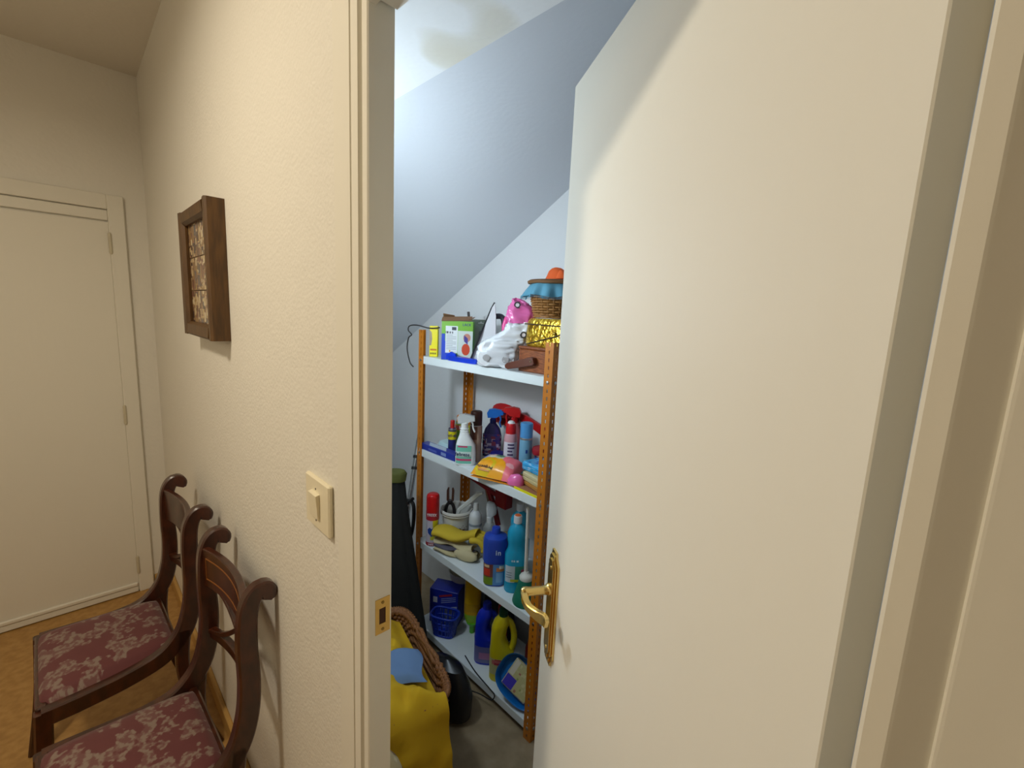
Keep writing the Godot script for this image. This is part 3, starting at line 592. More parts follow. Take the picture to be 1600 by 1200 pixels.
	for q in [[-0.046, 0.038], [0.026, 0.034]]:
		var rl := part("roll", B.new().lathe([[0.0145, -0.05], [0.034, -0.045], [0.035, 0.036], [0.032, 0.040], [0.0145, 0.0405], [0.0145, -0.05]], 28, turned(Vector3(q[0], q[1], -0.006), Vector3(90, 0, 0)), false), paper, t)
		part("core", B.new().lathe([[0.0128, -0.045], [0.0128, 0.0495]], 20, turned(Vector3(q[0], q[1], -0.006), Vector3(90, 0, 0)), true), mat(col(176, 172, 172), 0.9), rl)
	var film := mat(col(234, 236, 240), 0.2)
	var pinkf := mat(col(232, 112, 176), 0.22)
	var crump := func(secs: Array, seg: int, sd: int, amp: float) -> B:
		var fn := FastNoiseLite.new(); fn.seed = sd; fn.frequency = 22.0; fn.fractal_octaves = 3
		var rows: Array = []; var fine: Array = []
		for i in secs.size() - 1:
			for kk in 4:
				var row: Array = []
				for m in 5: row.append(lerpf(secs[i][m], secs[i + 1][m], kk / 4.0))
				fine.append(row)
		fine.append(secs[-1])
		for s in fine:
			var r := PackedVector3Array()
			for j in seg:
				var a := TAU * j / seg; var ca := cos(a); var sa := sin(a)
				var p := Vector3(s[3] + s[1] * signf(ca) * pow(absf(ca), 0.6), s[0], s[4] + s[2] * signf(sa) * pow(absf(sa), 0.6))
				var d := Vector3(ca, 0.25 * sa, sa)
				r.append(p + d * amp * (absf(fn.get_noise_3d(p.x, p.y * 1.3, p.z)) * -2.6 + absf(fn.get_noise_3d(p.y * 2.3 + 5.0, p.x * 2.3, p.z * 2.3)) * -1.2 + 0.7))
			rows.append(r)
		return B.new().surf(rows, true, Vector3(secs[1][3], secs[1][0], secs[1][4]))
	part("wrap", crump.call([[0.005, 0.066, 0.040, -0.010, -0.006], [0.020, 0.077, 0.045, -0.006, -0.006], [0.050, 0.080, 0.047, -0.003, -0.005], [0.0765, 0.080, 0.046, 0.0, -0.004], [0.0975, 0.082, 0.046, 0.016, -0.006], [0.1125, 0.0705, 0.044, 0.036, -0.008], [0.1425, 0.0495, 0.042, 0.066, -0.010], [0.1635, 0.048, 0.040, 0.072, -0.010], [0.176, 0.046, 0.038, 0.076, -0.012]], 40, 4, 0.010), film, t)
	part("wrap", crump.call([[0.172, 0.046, 0.038, 0.076, -0.012], [0.2025, 0.060, 0.036, 0.080, -0.012], [0.2325, 0.046, 0.028, 0.076, -0.012], [0.2535, 0.026, 0.018, 0.070, -0.012], [0.264, 0.016, 0.010, 0.060, -0.012], [0.267, 0.002, 0.002, 0.056, -0.012]], 40, 6, 0.008), pinkf, t, "pink printed part of the plastic wrap")
	for q in [[0.062, 0.240, 0.0145], [0.090, 0.130, 0.0335]]:
		part("printed_ring", B.new().lathe([[0.0075, 0.0], [0.0125, 0.0], [0.0125, 0.0022], [0.0075, 0.0022], [0.0075, 0.0]], 20, turned(Vector3(q[0], q[1], q[2]), Vector3(90 - 12 * (1 if q[1] > 0.2 else 0), 0, 0)), false), mat(col(62, 60, 62), 0.4), t)
		part("printed_disc", B.new().lathe([[0.0075, 0.0], [0.0075, 0.0012], [0.0001, 0.0012]], 20, turned(Vector3(q[0], q[1], q[2]), Vector3(90 - 12 * (1 if q[1] > 0.2 else 0), 0, 0))), mat(col(236, 230, 234), 0.4), t)
	t = thing("pink_packet", "bright pink packet squeezed between the iron and the toilet rolls", "packet", Vector3(-1.303, y, -0.965), 46.0)
	part("packet", B.new().loft([[0.0, 0.034, 0.014, 4.0], [0.01, 0.036, 0.016, 4.0], [0.16, 0.034, 0.014, 4.0], [0.195, 0.030, 0.008, 4.0, 0.006]], 22), mat(col(236, 70, 150), 0.3), t)
	part("picture", B.new().prism([Vector2(-0.016, 0.12), Vector2(0.004, 0.115), Vector2(0.008, 0.15), Vector2(0.0, 0.175), Vector2(-0.014, 0.16)], 0.0158, 0.0166), mat(col(216, 160, 140), 0.4), t)
	# wooden sewing box
	var wd := wood([[0.25, col(116, 58, 26)], [0.5, col(142, 76, 36)], [0.8, col(160, 92, 48)]], 41, 0.4, Vector3(4, 30, 4))
	t = thing("wooden_box", "brown wooden box with a dark swing handle at the end of the top shelf", "box", Vector3(-1.048, y, -0.955), 0.0)
	part("body", B.new().box(Vector3(0, 0.041, 0), Vector3(0.185, 0.082, 0.20), 0.003), wd, t)
	part("lid", B.new().box(Vector3(0, 0.087, 0), Vector3(0.19, 0.010, 0.205), 0.003), wd, t)
	part("handle", B.new().bar([Vector3(-0.135, 0.012, 0.118), Vector3(-0.125, 0.014, 0.118), Vector3(-0.06, 0.030, 0.116), Vector3(-0.01, 0.043, 0.112), Vector3(0.0, 0.046, 0.112)], Vector3.BACK, 0.009, [0.006, 0.012, 0.014, 0.016, 0.010]), mat(col(96, 46, 26), 0.4), t, "dark brown wooden swing handle")
	part("pivot_screw", B.new().lathe([[0.004, 0.0], [0.003, 0.002], [0.0001, 0.002]], 10, turned(Vector3(-0.012, 0.042, 0.121), Vector3(90, 0, 0))), mat(col(170, 150, 120), 0.3, 1.0), t)
	# gold bag
	t = thing("gold_bag", "shiny gold envelope bag with a dark piped flap lying on the wooden box", "bag", Vector3(-1.040, y + 0.0925, -0.955), 0.0)
	var gold := StandardMaterial3D.new(); gold.albedo_texture = ramp(noise_image(256, 0.035, 15, 2), [[0.3, col(150, 110, 16)], [0.5, col(206, 166, 40)], [0.62, col(238, 208, 90)], [0.8, col(176, 132, 22)]]); gold.metallic = 0.7; gold.roughness = 0.28; gold.uv1_triplanar = true; gold.uv1_scale = Vector3(4, 4, 4)
	gold.normal_enabled = true; var ni := noise_image(256, 0.05, 16, 2); ni.bump_map_to_normal_map(2.2); gold.normal_texture = ImageTexture.create_from_image(ni)
	part("body", B.new().loft([[0.0, 0.102, 0.075, 6.0], [0.01, 0.106, 0.080, 6.0], [0.09, 0.105, 0.074, 6.0], [0.102, 0.098, 0.066, 5.0]], 32), gold, t)
	part("piping", B.new().tube([Vector3(-0.098, 0.080, 0.0775), Vector3(0.070, 0.078, 0.0785), Vector3(0.078, 0.052, 0.0805), Vector3(0.045, 0.040, 0.082), Vector3(-0.085, 0.006, 0.083)], 0.0022, 6), mat(col(60, 40, 10), 0.5), t)
	part("clasp", B.new().ball(Vector3(0.048, 0.052, 0.081), Vector3(0.006, 0.006, 0.005)), mat(col(180, 150, 70), 0.25, 1.0), t)
	# wicker basket with a blue frill
	t = thing("wicker_basket", "small wicker basket with a blue fringed cloth frill on the gold bag", "basket", Vector3(-1.072, y + 0.196, -0.955), 0.0)
	part("weave", weave(0.066, 0.086, 0.0, 0.098, 11, 22, 0.0048, 3), mat(col(158, 108, 50), 0.6), t)
	part("base_plait", B.new().lathe([[0.06, 0.0], [0.070, 0.002], [0.070, 0.012], [0.064, 0.015], [0.0001, 0.015]], 28), mat(col(148, 98, 44), 0.6), t)
	var rows: Array = []
	for i in 5:
		var r := PackedVector3Array()
		for j in 96:
			var a := TAU * j / 96; var f := i / 4.0; var wav := sin(a * 13.0) * 0.009 * f + sin(a * 7.0 + 1.0) * 0.005 * f
			var rr := 0.084 + 0.030 * f + wav
			r.append(Vector3(cos(a) * rr, 0.126 - 0.042 * f - 0.008 * f * f + sin(a * 5.0) * 0.004, sin(a) * rr))
		rows.append(r)
	var frill := B.new().surf(rows, true, Vector3(0, 0.0, 0))
	for j in 192:
		var a := TAU * j / 192; var wav := sin(a * 13.0) * 0.009 + sin(a * 7.0 + 1.0) * 0.005; var rr := 0.114 + wav; var yy := 0.076 + sin(a * 5.0) * 0.004
		frill.tube([Vector3(cos(a) * rr, yy + 0.002, sin(a) * rr), Vector3(cos(a) * (rr + 0.002), yy - 0.009, sin(a) * (rr + 0.002))], 0.0008, 4, false)
	var fr := mat(col(92, 152, 176), 0.8); part("frill", frill, fr, t, "pleated blue cloth frill with a fringe")
	part("rim", B.new().lathe([[0.080, 0.118], [0.098, 0.122], [0.100, 0.130], [0.092, 0.135], [0.0001, 0.132]], 32), mat(col(120, 80, 40), 0.7), t)
	t = thing("orange_cloth", "peaked orange cloth on top of the wicker basket", "cloth", Vector3(-1.055, y + 0.3315, -0.95), 0.0)
	part("cloth", B.new().loft([[0.0, 0.05, 0.045, 2.0], [0.015, 0.044, 0.036, 2.2, 0.002], [0.034, 0.032, 0.024, 2.4, -0.004], [0.044, 0.020, 0.012, 2.0, -0.008], [0.047, 0.006, 0.005, 2.0, -0.010]], 20), mat(col(232, 96, 30), 0.7), t)
	part("fold", B.new().loft([[0.004, 0.026, 0.02, 2.0, 0.032, 0.02], [0.022, 0.018, 0.012, 2.0, 0.030, 0.018], [0.034, 0.004, 0.004, 2.0, 0.026, 0.016]], 16), mat(col(232, 96, 30), 0.7), t)

# woven wall of a basket: rods going over and under upright stakes
func weave(r0: float, r1: float, y0: float, y1: float, rings: int, stakes: int, rad: float, sd: int) -> B:
	var b := B.new()
	var r2 := RandomNumberGenerator.new(); r2.seed = sd
	for i in rings:
		var f := (i + 0.5) / rings; var r := lerpf(r0, r1, f); var pts: Array = []
		for j in stakes * 3 + 1:
			var a := TAU * (j % (stakes * 3)) / (stakes * 3)
			var o := rad * 0.8 * cos(a * stakes * 0.5 + (PI if i % 2 else 0.0)) + r2.randf_range(-0.1, 0.1) * rad
			pts.append(Vector3(cos(a) * (r + o), lerpf(y0, y1, f), sin(a) * (r + o)))
		b.tube(pts, rad * 0.9 if rad * 1.8 < (y1 - y0) / rings * 1.1 else (y1 - y0) / rings * 0.55, 6, false)
	for j in stakes:
		var a := TAU * j / stakes
		b.tube([Vector3(cos(a) * r0, y0, sin(a) * r0), Vector3(cos(a) * r1, y1, sin(a) * r1)], rad * 0.6, 5, false)
	return b

func second_shelf() -> void:
	var y: float = SY[1] + 0.0005
	# film box
	var t := thing("film_box", "long flat blue and silver carton lying at the end of the second shelf", "box", Vector3(-1.596, y, -0.845), 2.0)
	part("box", B.new().box(Vector3(0, 0.014, 0), Vector3(0.25, 0.028, 0.045), 0.002), mat(col(34, 52, 150), 0.35), t)
	part("top_print", B.new().prism([Vector2(-0.1, -0.015), Vector2(0.02, -0.018), Vector2(0.06, 0.015), Vector2(-0.06, 0.018)], 0.0281, 0.0286, Transform3D(Basis(Vector3.RIGHT, Vector3.BACK, Vector3.UP), Vector3.ZERO)), mat(col(176, 190, 206), 0.3), t)
	part("side_print", B.new().box(Vector3(0.05, 0.014, 0.0226), Vector3(0.035, 0.014, 0.0006)), mat(col(130, 150, 200), 0.35), t)
	part("side_print", B.new().box(Vector3(-0.03, 0.012, 0.0226), Vector3(0.06, 0.010, 0.0006)), mat(col(80, 96, 180), 0.35), t)
	t = thing("tissue_pack", "pale blue packet behind the long blue carton", "packet", Vector3(-1.645, y, -0.935), 0.0)
	part("packet", B.new().loft([[0.0, 0.055, 0.035, 5.0], [0.012, 0.06, 0.038, 5.0], [0.028, 0.052, 0.032, 4.0]], 24), mat(col(186, 214, 218), 0.4), t)
	# oil spray
	t = aerosol("small blue and yellow oil spray can with a red cap", Vector3(-1.590, y, -0.905), 49.0, 0.0185, 0.150, 0.036, col(36, 40, 104), col(196, 34, 32), [[0.062, 0.100, col(226, 208, 20)]], 0.010)
	words("WD-40", 0.016, Vector3(0, 0.081, 0.0196), mat(col(30, 30, 90), 0.5), t, Vector3.ZERO, 0.8)
	t = aerosol("green and lime spray can with an orange dome cap", Vector3(-1.612, y, -0.968), 49.0, 0.024, 0.162, 0.03, col(150, 178, 40), col(214, 130, 60), [[0.095, 0.118, col(196, 84, 70)], [0.03, 0.09, col(120, 160, 40)]], 0.018)
	words("5", 0.02, Vector3(0, 0.107, 0.0252), mat(col(240, 240, 230), 0.5), t)
	# fabric refresher
	t = thing("spray_bottle", "white fabric spray bottle with a green label and clear trigger", "spray bottle", Vector3(-1.420, y, -0.848), 47.0)
	var wp := mat(col(236, 238, 236), 0.35)
	part("bottle", B.new().loft([[0.0, 0.040, 0.024, 3.0], [0.006, 0.043, 0.027, 3.0], [0.05, 0.043, 0.027, 2.8], [0.085, 0.041, 0.026, 2.6, -0.001], [0.108, 0.031, 0.023, 2.4, -0.005], [0.128, 0.022, 0.019, 2.2, -0.007], [0.150, 0.0165, 0.016, 2.0, -0.008], [0.168, 0.0145, 0.0145, 2.0, -0.008]], 32), wp, t)
	for q in [0.136, 0.146, 0.156]: part("neck_rib", B.new().lathe([[0.0165, q - 0.002], [0.0195, q], [0.0165, q + 0.002]], 24, Transform3D(Basis(), Vector3(-0.008, 0, 0)), false), wp, t)
	part("label", sheet(0.043, 0.027, 0.010, 0.088, 62, 148, 2.8), mat(col(120, 200, 176), 0.4), t)
	var lb := part("label", sheet(0.0434, 0.0274, 0.040, 0.062, 62, 148, 2.8), mat(col(214, 232, 226), 0.4), t)
	part("label", sheet(0.0434, 0.0274, 0.022, 0.031, 62, 148, 2.8), mat(col(206, 70, 112), 0.4), t)
	part("label", sheet(0.0434, 0.0274, 0.080, 0.087, 84, 130, 2.8), mat(col(206, 70, 112), 0.4), t)
	words("febreze", 0.020, Vector3(-0.012, 0.050, 0.0292), mat(col(30, 52, 92), 0.5), lb, Vector3(0, -8, 0), 0.86)
	var clr := clear(col(235, 238, 238), 0.35)
	part("collar", B.new().lathe([[0.015, 0.166], [0.0155, 0.180], [0.010, 0.184]], 20, Transform3D(Basis(), Vector3(-0.008, 0, 0))), wp, t)
	part("spray_head", B.new().prism([Vector2(-0.030, 0.180), Vector2(-0.036, 0.200), Vector2(-0.026, 0.212), Vector2(0.0, 0.214), Vector2(0.030, 0.206), Vector2(0.032, 0.192), Vector2(0.014, 0.188), Vector2(0.006, 0.180)], -0.010, 0.010), mat(col(206, 212, 210), 0.3), t)
	part("head_shell", B.new().prism([Vector2(-0.034, 0.178), Vector2(-0.040, 0.202), Vector2(-0.028, 0.216), Vector2(0.0, 0.218), Vector2(0.034, 0.209), Vector2(0.036, 0.190)], -0.013, 0.013), clr, t)
	part("trigger", B.new().bar(curve([Vector3(0.014, 0.194, 0), Vector3(0.026, 0.178, 0), Vector3(0.028, 0.160, 0), Vector3(0.036, 0.142, 0)], 4), Vector3.BACK, 0.006, 0.003), wp, t)
	# olive bottle
	t = thing("olive_bottle", "olive green bottle behind the white spray bottle", "bottle", Vector3(-1.494, y, -0.952), 30.0)
	part("bottle", B.new().loft([[0.0, 0.034, 0.024, 3.0], [0.10, 0.035, 0.025, 3.0], [0.13, 0.028, 0.02, 2.4], [0.15, 0.012, 0.012, 2.0], [0.165, 0.012, 0.012, 2.0]], 24), mat(col(148, 150, 30), 0.35), t)
	part("cap", B.new().lathe([[0.014, 0.160], [0.014, 0.178], [0.012, 0.18], [0.0001, 0.18]], 18), mat(col(122, 126, 26), 0.4), t)
	# brown spray can
	t = aerosol("tall brown spray can with a dark brown cap", Vector3(-1.432, y, -0.912), 49.0, 0.026, 0.222, 0.060, col(150, 112, 92), col(56, 28, 20), [[0.10, 0.158, col(96, 56, 44)], [0.0, 0.16, col(178, 148, 128), 28, 78], [0.03, 0.09, col(168, 130, 108), 100, 150]], 0.0255)
	# blue trigger bottle
	t = thing("spray_bottle", "cleaning spray bottle with a bright blue trigger and a patterned violet label", "spray bottle", Vector3(-1.445, y, -1.022), 42.0)
	part("bottle", B.new().loft([[0.0, 0.042, 0.026, 3.0], [0.09, 0.043, 0.027, 3.0], [0.125, 0.034, 0.024, 2.4], [0.150, 0.016, 0.016, 2.0]], 28), mat(col(60, 56, 120), 0.3), t)
	var pim := Image.create(64, 64, false, Image.FORMAT_RGB8); pim.fill(col(90, 76, 140))
	for q in 90: pim.fill_rect(Rect2i(rng.randi_range(0, 62), rng.randi_range(0, 62), rng.randi_range(3, 12), rng.randi_range(3, 10)), [col(196, 180, 210), col(70, 60, 150), col(150, 60, 90), col(50, 44, 110), col(214, 206, 220), col(120, 100, 170)][rng.randi_range(0, 5)])
	part("label", sheet(0.043, 0.027, 0.010, 0.105, 20, 160, 3.0), printed(pim), t)
	trigger(t, 0.150, mat(col(22, 112, 206), 0.35), mat(col(30, 44, 120), 0.4), 1.05)
	t = thing("jar", "small navy blue round tin between the spray bottles", "tin", Vector3(-1.345, y, -0.965), 0.0)
	part("tin", B.new().lathe([[0.030, 0.0], [0.031, 0.003], [0.031, 0.034], [0.029, 0.036]], 24), mat(col(40, 34, 110), 0.3), t)
	part("lid", B.new().lathe([[0.0325, 0.030], [0.0325, 0.046], [0.030, 0.049], [0.0001, 0.049]], 24), mat(col(32, 34, 120), 0.3), t)
	# red dust brush lying up against the wall
	t = thing("hand_brush", "red hand brush leaning on the wall behind the spray cans", "brush", Vector3(-1.30, y, -1.112), 0.0)
	var redp := mat(col(190, 22, 26), 0.35)
	part("handle", B.new().bar(curve([Vector3(-0.09, 0.190, 0), Vector3(-0.02, 0.180, 0.003), Vector3(0.08, 0.150, 0.004), Vector3(0.19, 0.115, 0.004), Vector3(0.26, 0.095, 0.004)], 4), Vector3.BACK, 0.008, [0.012, 0.014, 0.016, 0.018, 0.018, 0.018, 0.018, 0.019, 0.020, 0.020, 0.020, 0.020, 0.020, 0.020, 0.020, 0.018, 0.012]), redp, t)
	part("head", B.new().ball(Vector3(-0.16, 0.192, 0.002), Vector3(0.085, 0.036, 0.018), 20), redp, t)
	var br := B.new(); var r2 := RandomNumberGenerator.new(); r2.seed = 5
	for q in 110:
		var bx := r2.randf_range(-0.24, -0.07); br.tube([Vector3(bx, 0.178, r2.randf_range(-0.008, 0.008)), Vector3(bx + r2.randf_range(-0.02, 0.02), r2.randf_range(0.118, 0.135), r2.randf_range(-0.01, 0.012))], 0.0016, 4, false)
	part("bristles", br, mat(col(150, 20, 24), 0.6), t).set_meta("kind", "stuff")
	# red trigger bottle
	t = thing("spray_bottle", "spray bottle with a red trigger head behind the red capped can", "spray bottle", Vector3(-1.352, y, -1.066), 215.0)
	part("bottle", B.new().loft([[0.0, 0.040, 0.024, 3.0], [0.10, 0.040, 0.024, 3.0], [0.140, 0.030, 0.02, 2.4], [0.166, 0.014, 0.014, 2.0]], 24), mat(col(170, 90, 96), 0.3), t)
	trigger(t, 0.166, mat(col(206, 20, 24), 0.35), mat(col(190, 20, 24), 0.4), 1.1)
	# red capped air freshener
	t = thing("aerosol_can", "pink and white air freshener can with a red and white cap", "spray can", Vector3(-1.290, y, -0.985), 49.0)
	part("can", B.new().lathe([[0.026, 0.0], [0.0285, 0.004], [0.0285, 0.118], [0.026, 0.136], [0.021, 0.146]], 28), mat(col(214, 160, 168), 0.3), t)
	part("label", sheet(0.0285, 0.0285, 0.045, 0.110, 20, 160), mat(col(224, 214, 222), 0.35), t)
	part("label", sheet(0.0287, 0.0287, 0.004, 0.040, 10, 170), mat(col(176, 140, 190), 0.35), t)
	part("cap", B.new().lathe([[0.0225, 0.140], [0.022, 0.170], [0.019, 0.184], [0.0165, 0.187]], 26), mat(col(206, 26, 34), 0.3), t)
	part("button", B.new().lathe([[0.0165, 0.186], [0.014, 0.193], [0.008, 0.197], [0.0001, 0.198]], 20), mat(col(238, 236, 236), 0.35), t)
	for q in [[0.100, 62], [0.086, 58], [0.072, 76], [0.057, 68]]: part("printed_line", sheet(0.0292, 0.0292, q[0] - 0.004, q[0] + 0.003, q[1], 116), mat(col(84, 62, 104), 0.4), t)
	# light blue can
	aerosol("pale blue spray can with a sky blue cap", Vector3(-1.200, y, -0.985), 49.0, 0.0265, 0.208, 0.060, col(120, 176, 206), col(84, 158, 220), [[0.006, 0.06, col(170, 196, 206), 20, 110], [0.085, 0.10, col(24, 60, 150), 80, 96]], 0.0262)
	# blue tin tilted, red lid
	t = thing("polish_tin", "blue tin with a red lid and a silver rim", "tin", Vector3(-1.146, y, -1.030), 49.0)
	part("tin", B.new().lathe([[0.031, 0.0], [0.0325, 0.003], [0.0325, 0.070], [0.030, 0.074]], 28), mat(col(40, 30, 140), 0.3), t)
	part("rim", B.new().lathe([[0.0335, 0.070], [0.0335, 0.082], [0.030, 0.086], [0.0001, 0.086]], 28), mat(col(200, 200, 204), 0.25, 1.0), t)
	part("lid", B.new().lathe([[0.031, 0.086], [0.0325, 0.092], [0.0325, 0.104], [0.030, 0.110], [0.0001, 0.113]], 28, turned(Vector3(-0.004, 0, 0), Vector3(4, 0, 5))), mat(col(172, 30, 44), 0.4), t)
	part("label", sheet(0.0325, 0.0325, 0.030, 0.066, 112, 140), mat(col(206, 186, 90), 0.4), t); part("label", sheet(0.0325, 0.0325, 0.030, 0.066, 40, 68), mat(col(196, 176, 90), 0.4), t)
	part("label", sheet(0.0328, 0.0328, 0.036, 0.060, 116, 136), mat(col(60, 50, 60), 0.4), t); part("label", sheet(0.0325, 0.0325, 0.004, 0.024, 60, 120), mat(col(130, 130, 190), 0.4), t)
	# bag of wipes, lying
	t = thing("wipes_pack", "orange and pink soft packet of wipes lying on the second shelf edge", "packet", Vector3(-1.224, y, -0.858), 18.0)
	var wim := Image.create(96, 96, false, Image.FORMAT_RGB8)
	for xx in 96:
		for yy in 96:
			var c := col(246, 166, 28)
			if Vector2(xx - 24, yy - 84).length() > 50: c = col(246, 116, 128)
			if yy < 44 and xx < 56: c = col(196, 206, 170)
			if Vector2(xx - 24, yy - 26).length() < 13: c = col(226, 196, 176)
			if Vector2(xx - 44, yy - 24).length() < 10: c = col(84, 130, 96)
			if Vector2(xx - 8, yy - 32).length() < 10: c = col(130, 140, 206)
			if xx > 60 and Vector2(xx - 78, yy - 60).length() < 9: c = col(250, 176, 180)
			if Vector2(xx - 26, yy - 74).length() < 24 and Vector2(xx - 26, yy - 74).length() > 17: c = col(226, 190, 20)
			wim.set_pixel(95 - xx if false else xx, 95 - yy, c)
	var rows: Array = []
	for i in 17:
		var r := PackedVector3Array(); var fz := i / 16.0 * 2.0 - 1.0
		for j in 21:
			var fx := j / 20.0 * 2.0 - 1.0
			var hgt := pow(clampf((1.0 - pow(absf(fx), 3.0)) * (1.0 - pow(absf(fz), 3.0)), 0, 1), 0.5)
			r.append(Vector3(fx * 0.092, 0.012 + 0.046 * hgt + 0.002 * sin(fx * 19.0 + fz * 7.0) * hgt + 0.028 * (1.0 - fz) * 0.5, -fz * -0.064))
		rows.append(r)
	var topside := B.new().surf(rows, false, Vector3(0, -0.3, 0))
	part("top_film", topside, printed(wim, 0.3), t)
	var under: Array = []
	for r in rows:
		var q := PackedVector3Array()
		for p in r: q.append(Vector3(p.x, minf(0.002 + (p.y - 0.012) * 0.12, p.y), p.z))
		under.append(q)
	part("under_film", B.new().surf(under, false, Vector3(0, 0.3, 0)), mat(col(240, 150, 40), 0.35), t)
	words("Pequeño", 0.017, Vector3(-0.036, 0.0495, 0.0515), mat(col(96, 60, 20), 0.5), t, Vector3(-52, 0, 180))
	part("printed_line", B.new().box(Vector3(-0.036, 0.0375, 0.0590), Vector3(0.05, 0.0008, 0.006), 0.0, Basis.from_euler(Vector3(0.95, 0, 0))), mat(col(196, 120, 20), 0.5), t)
	t = thing("soap_bag", "small glossy pink wrapped lump beside the wipes packet", "packet", Vector3(-1.116, y, -0.846), 20.0)
	part("wrap", B.new().loft([[0.0, 0.026, 0.018, 2.2], [0.006, 0.034, 0.023, 2.2], [0.022, 0.034, 0.024, 2.0], [0.038, 0.024, 0.016, 2.0, 0.004], [0.044, 0.008, 0.006, 2.0, 0.008]], 20), mat(col(236, 110, 170), 0.22), t)
	t = thing("green_bag", "crumpled green plastic bag behind the wipes packet", "plastic bag", Vector3(-1.112, y, -0.972), 10.0)
	var gb: Array = []
	for i in 7:
		var r := PackedVector3Array(); var f := i / 6.0
		for j in 18:
			var a := TAU * j / 18; var q := 1.0 + 0.16 * rng.randf_range(-1, 1)
			r.append(Vector3(cos(a) * 0.042 * sin(PI * lerpf(0.25, 0.97, f)) * q + 0.012 * f, 0.062 * f, sin(a) * 0.026 * sin(PI * lerpf(0.25, 0.97, f)) * q))
		gb.append(r)
	part("bag", B.new().surf(gb, true, Vector3(0, 0.03, 0)), mat(col(36, 132, 44), 0.25), t)
	# sponge, board and pack at the post
	t = thing("cardboard_sheet", "brown cardboard sheet with a yellow edge under the sponge cloths", "cardboard", Vector3(-1.058, y, -0.880), -2.0)
	part("sheet", B.new().box(Vector3(0, 0.003, 0), Vector3(0.20, 0.006, 0.115)), mat(col(160, 108, 74), 0.8), t)
	part("edge_strip", B.new().box(Vector3(0.03, 0.004, 0.059), Vector3(0.135, 0.008, 0.004)), mat(col(236, 224, 16), 0.5), t)
	t = thing("sponge_cloths", "stack of beige sponge cloths on the brown cardboard sheet", "sponge", Vector3(-1.030, y + 0.0065, -0.892), -14.0)
	for q in 3: part("cloth", B.new().box(Vector3(0.002 * q, 0.010 + 0.0172 * q, 0.001 * q), Vector3(0.125, 0.017, 0.085), 0.004, Basis.from_euler(Vector3(0, 0.02 * q, 0))), mat([col(178, 124, 52), col(196, 180, 132), col(202, 188, 144)][q], 0.9), t)
	t = thing("cyan_packet", "shiny cyan and white packet lying on the sponge cloths", "packet", Vector3(-1.030, y + 0.0585, -0.91), -6.0)
	var cim := Image.create(48, 48, false, Image.FORMAT_RGB8); cim.fill(col(60, 166, 220))
	for q in 26: cim.fill_rect(Rect2i(rng.randi_range(0, 44), rng.randi_range(0, 44), rng.randi_range(3, 14), rng.randi_range(2, 5)), [col(40, 140, 206), col(150, 210, 236), col(206, 226, 236), col(30, 96, 180)][rng.randi_range(0, 3)])
	part("packet", B.new().box(Vector3(0, 0.018, 0), Vector3(0.155, 0.036, 0.10), 0.008), printed(cim, 0.25), t)
	t = thing("white_tube", "slim white tube bottle standing behind the orange post", "bottle", Vector3(-1.075, y, -1.005), 0.0)
	part("tube", B.new().lathe([[0.014, 0.0], [0.015, 0.004], [0.015, 0.12], [0.010, 0.135], [0.010, 0.15]], 20), mat(col(226, 228, 224), 0.4), t)
	part("band", sheet(0.015, 0.015, 0.05, 0.06, 0, 180), mat(col(176, 50, 60), 0.4), t)
	t = thing("navy_bottle", "dark navy bottle with a red band at the end of the second shelf", "bottle", Vector3(-0.972, y, -0.965), 49.0)
	part("bottle", B.new().loft([[0.0, 0.024, 0.022, 3.0], [0.13, 0.024, 0.022, 3.0], [0.16, 0.018, 0.017, 2.4], [0.20, 0.013, 0.013, 2.0]], 22), mat(col(22, 24, 96), 0.3), t)
	part("cap", B.new().lathe([[0.0145, 0.195], [0.0145, 0.245], [0.012, 0.248], [0.0001, 0.248]], 18), mat(col(24, 28, 110), 0.4), t)
	part("label", sheet(0.024, 0.022, 0.115, 0.150, 0, 180, 3.0, 0.0245, 0.0225), mat(col(190, 30, 36), 0.4), t)

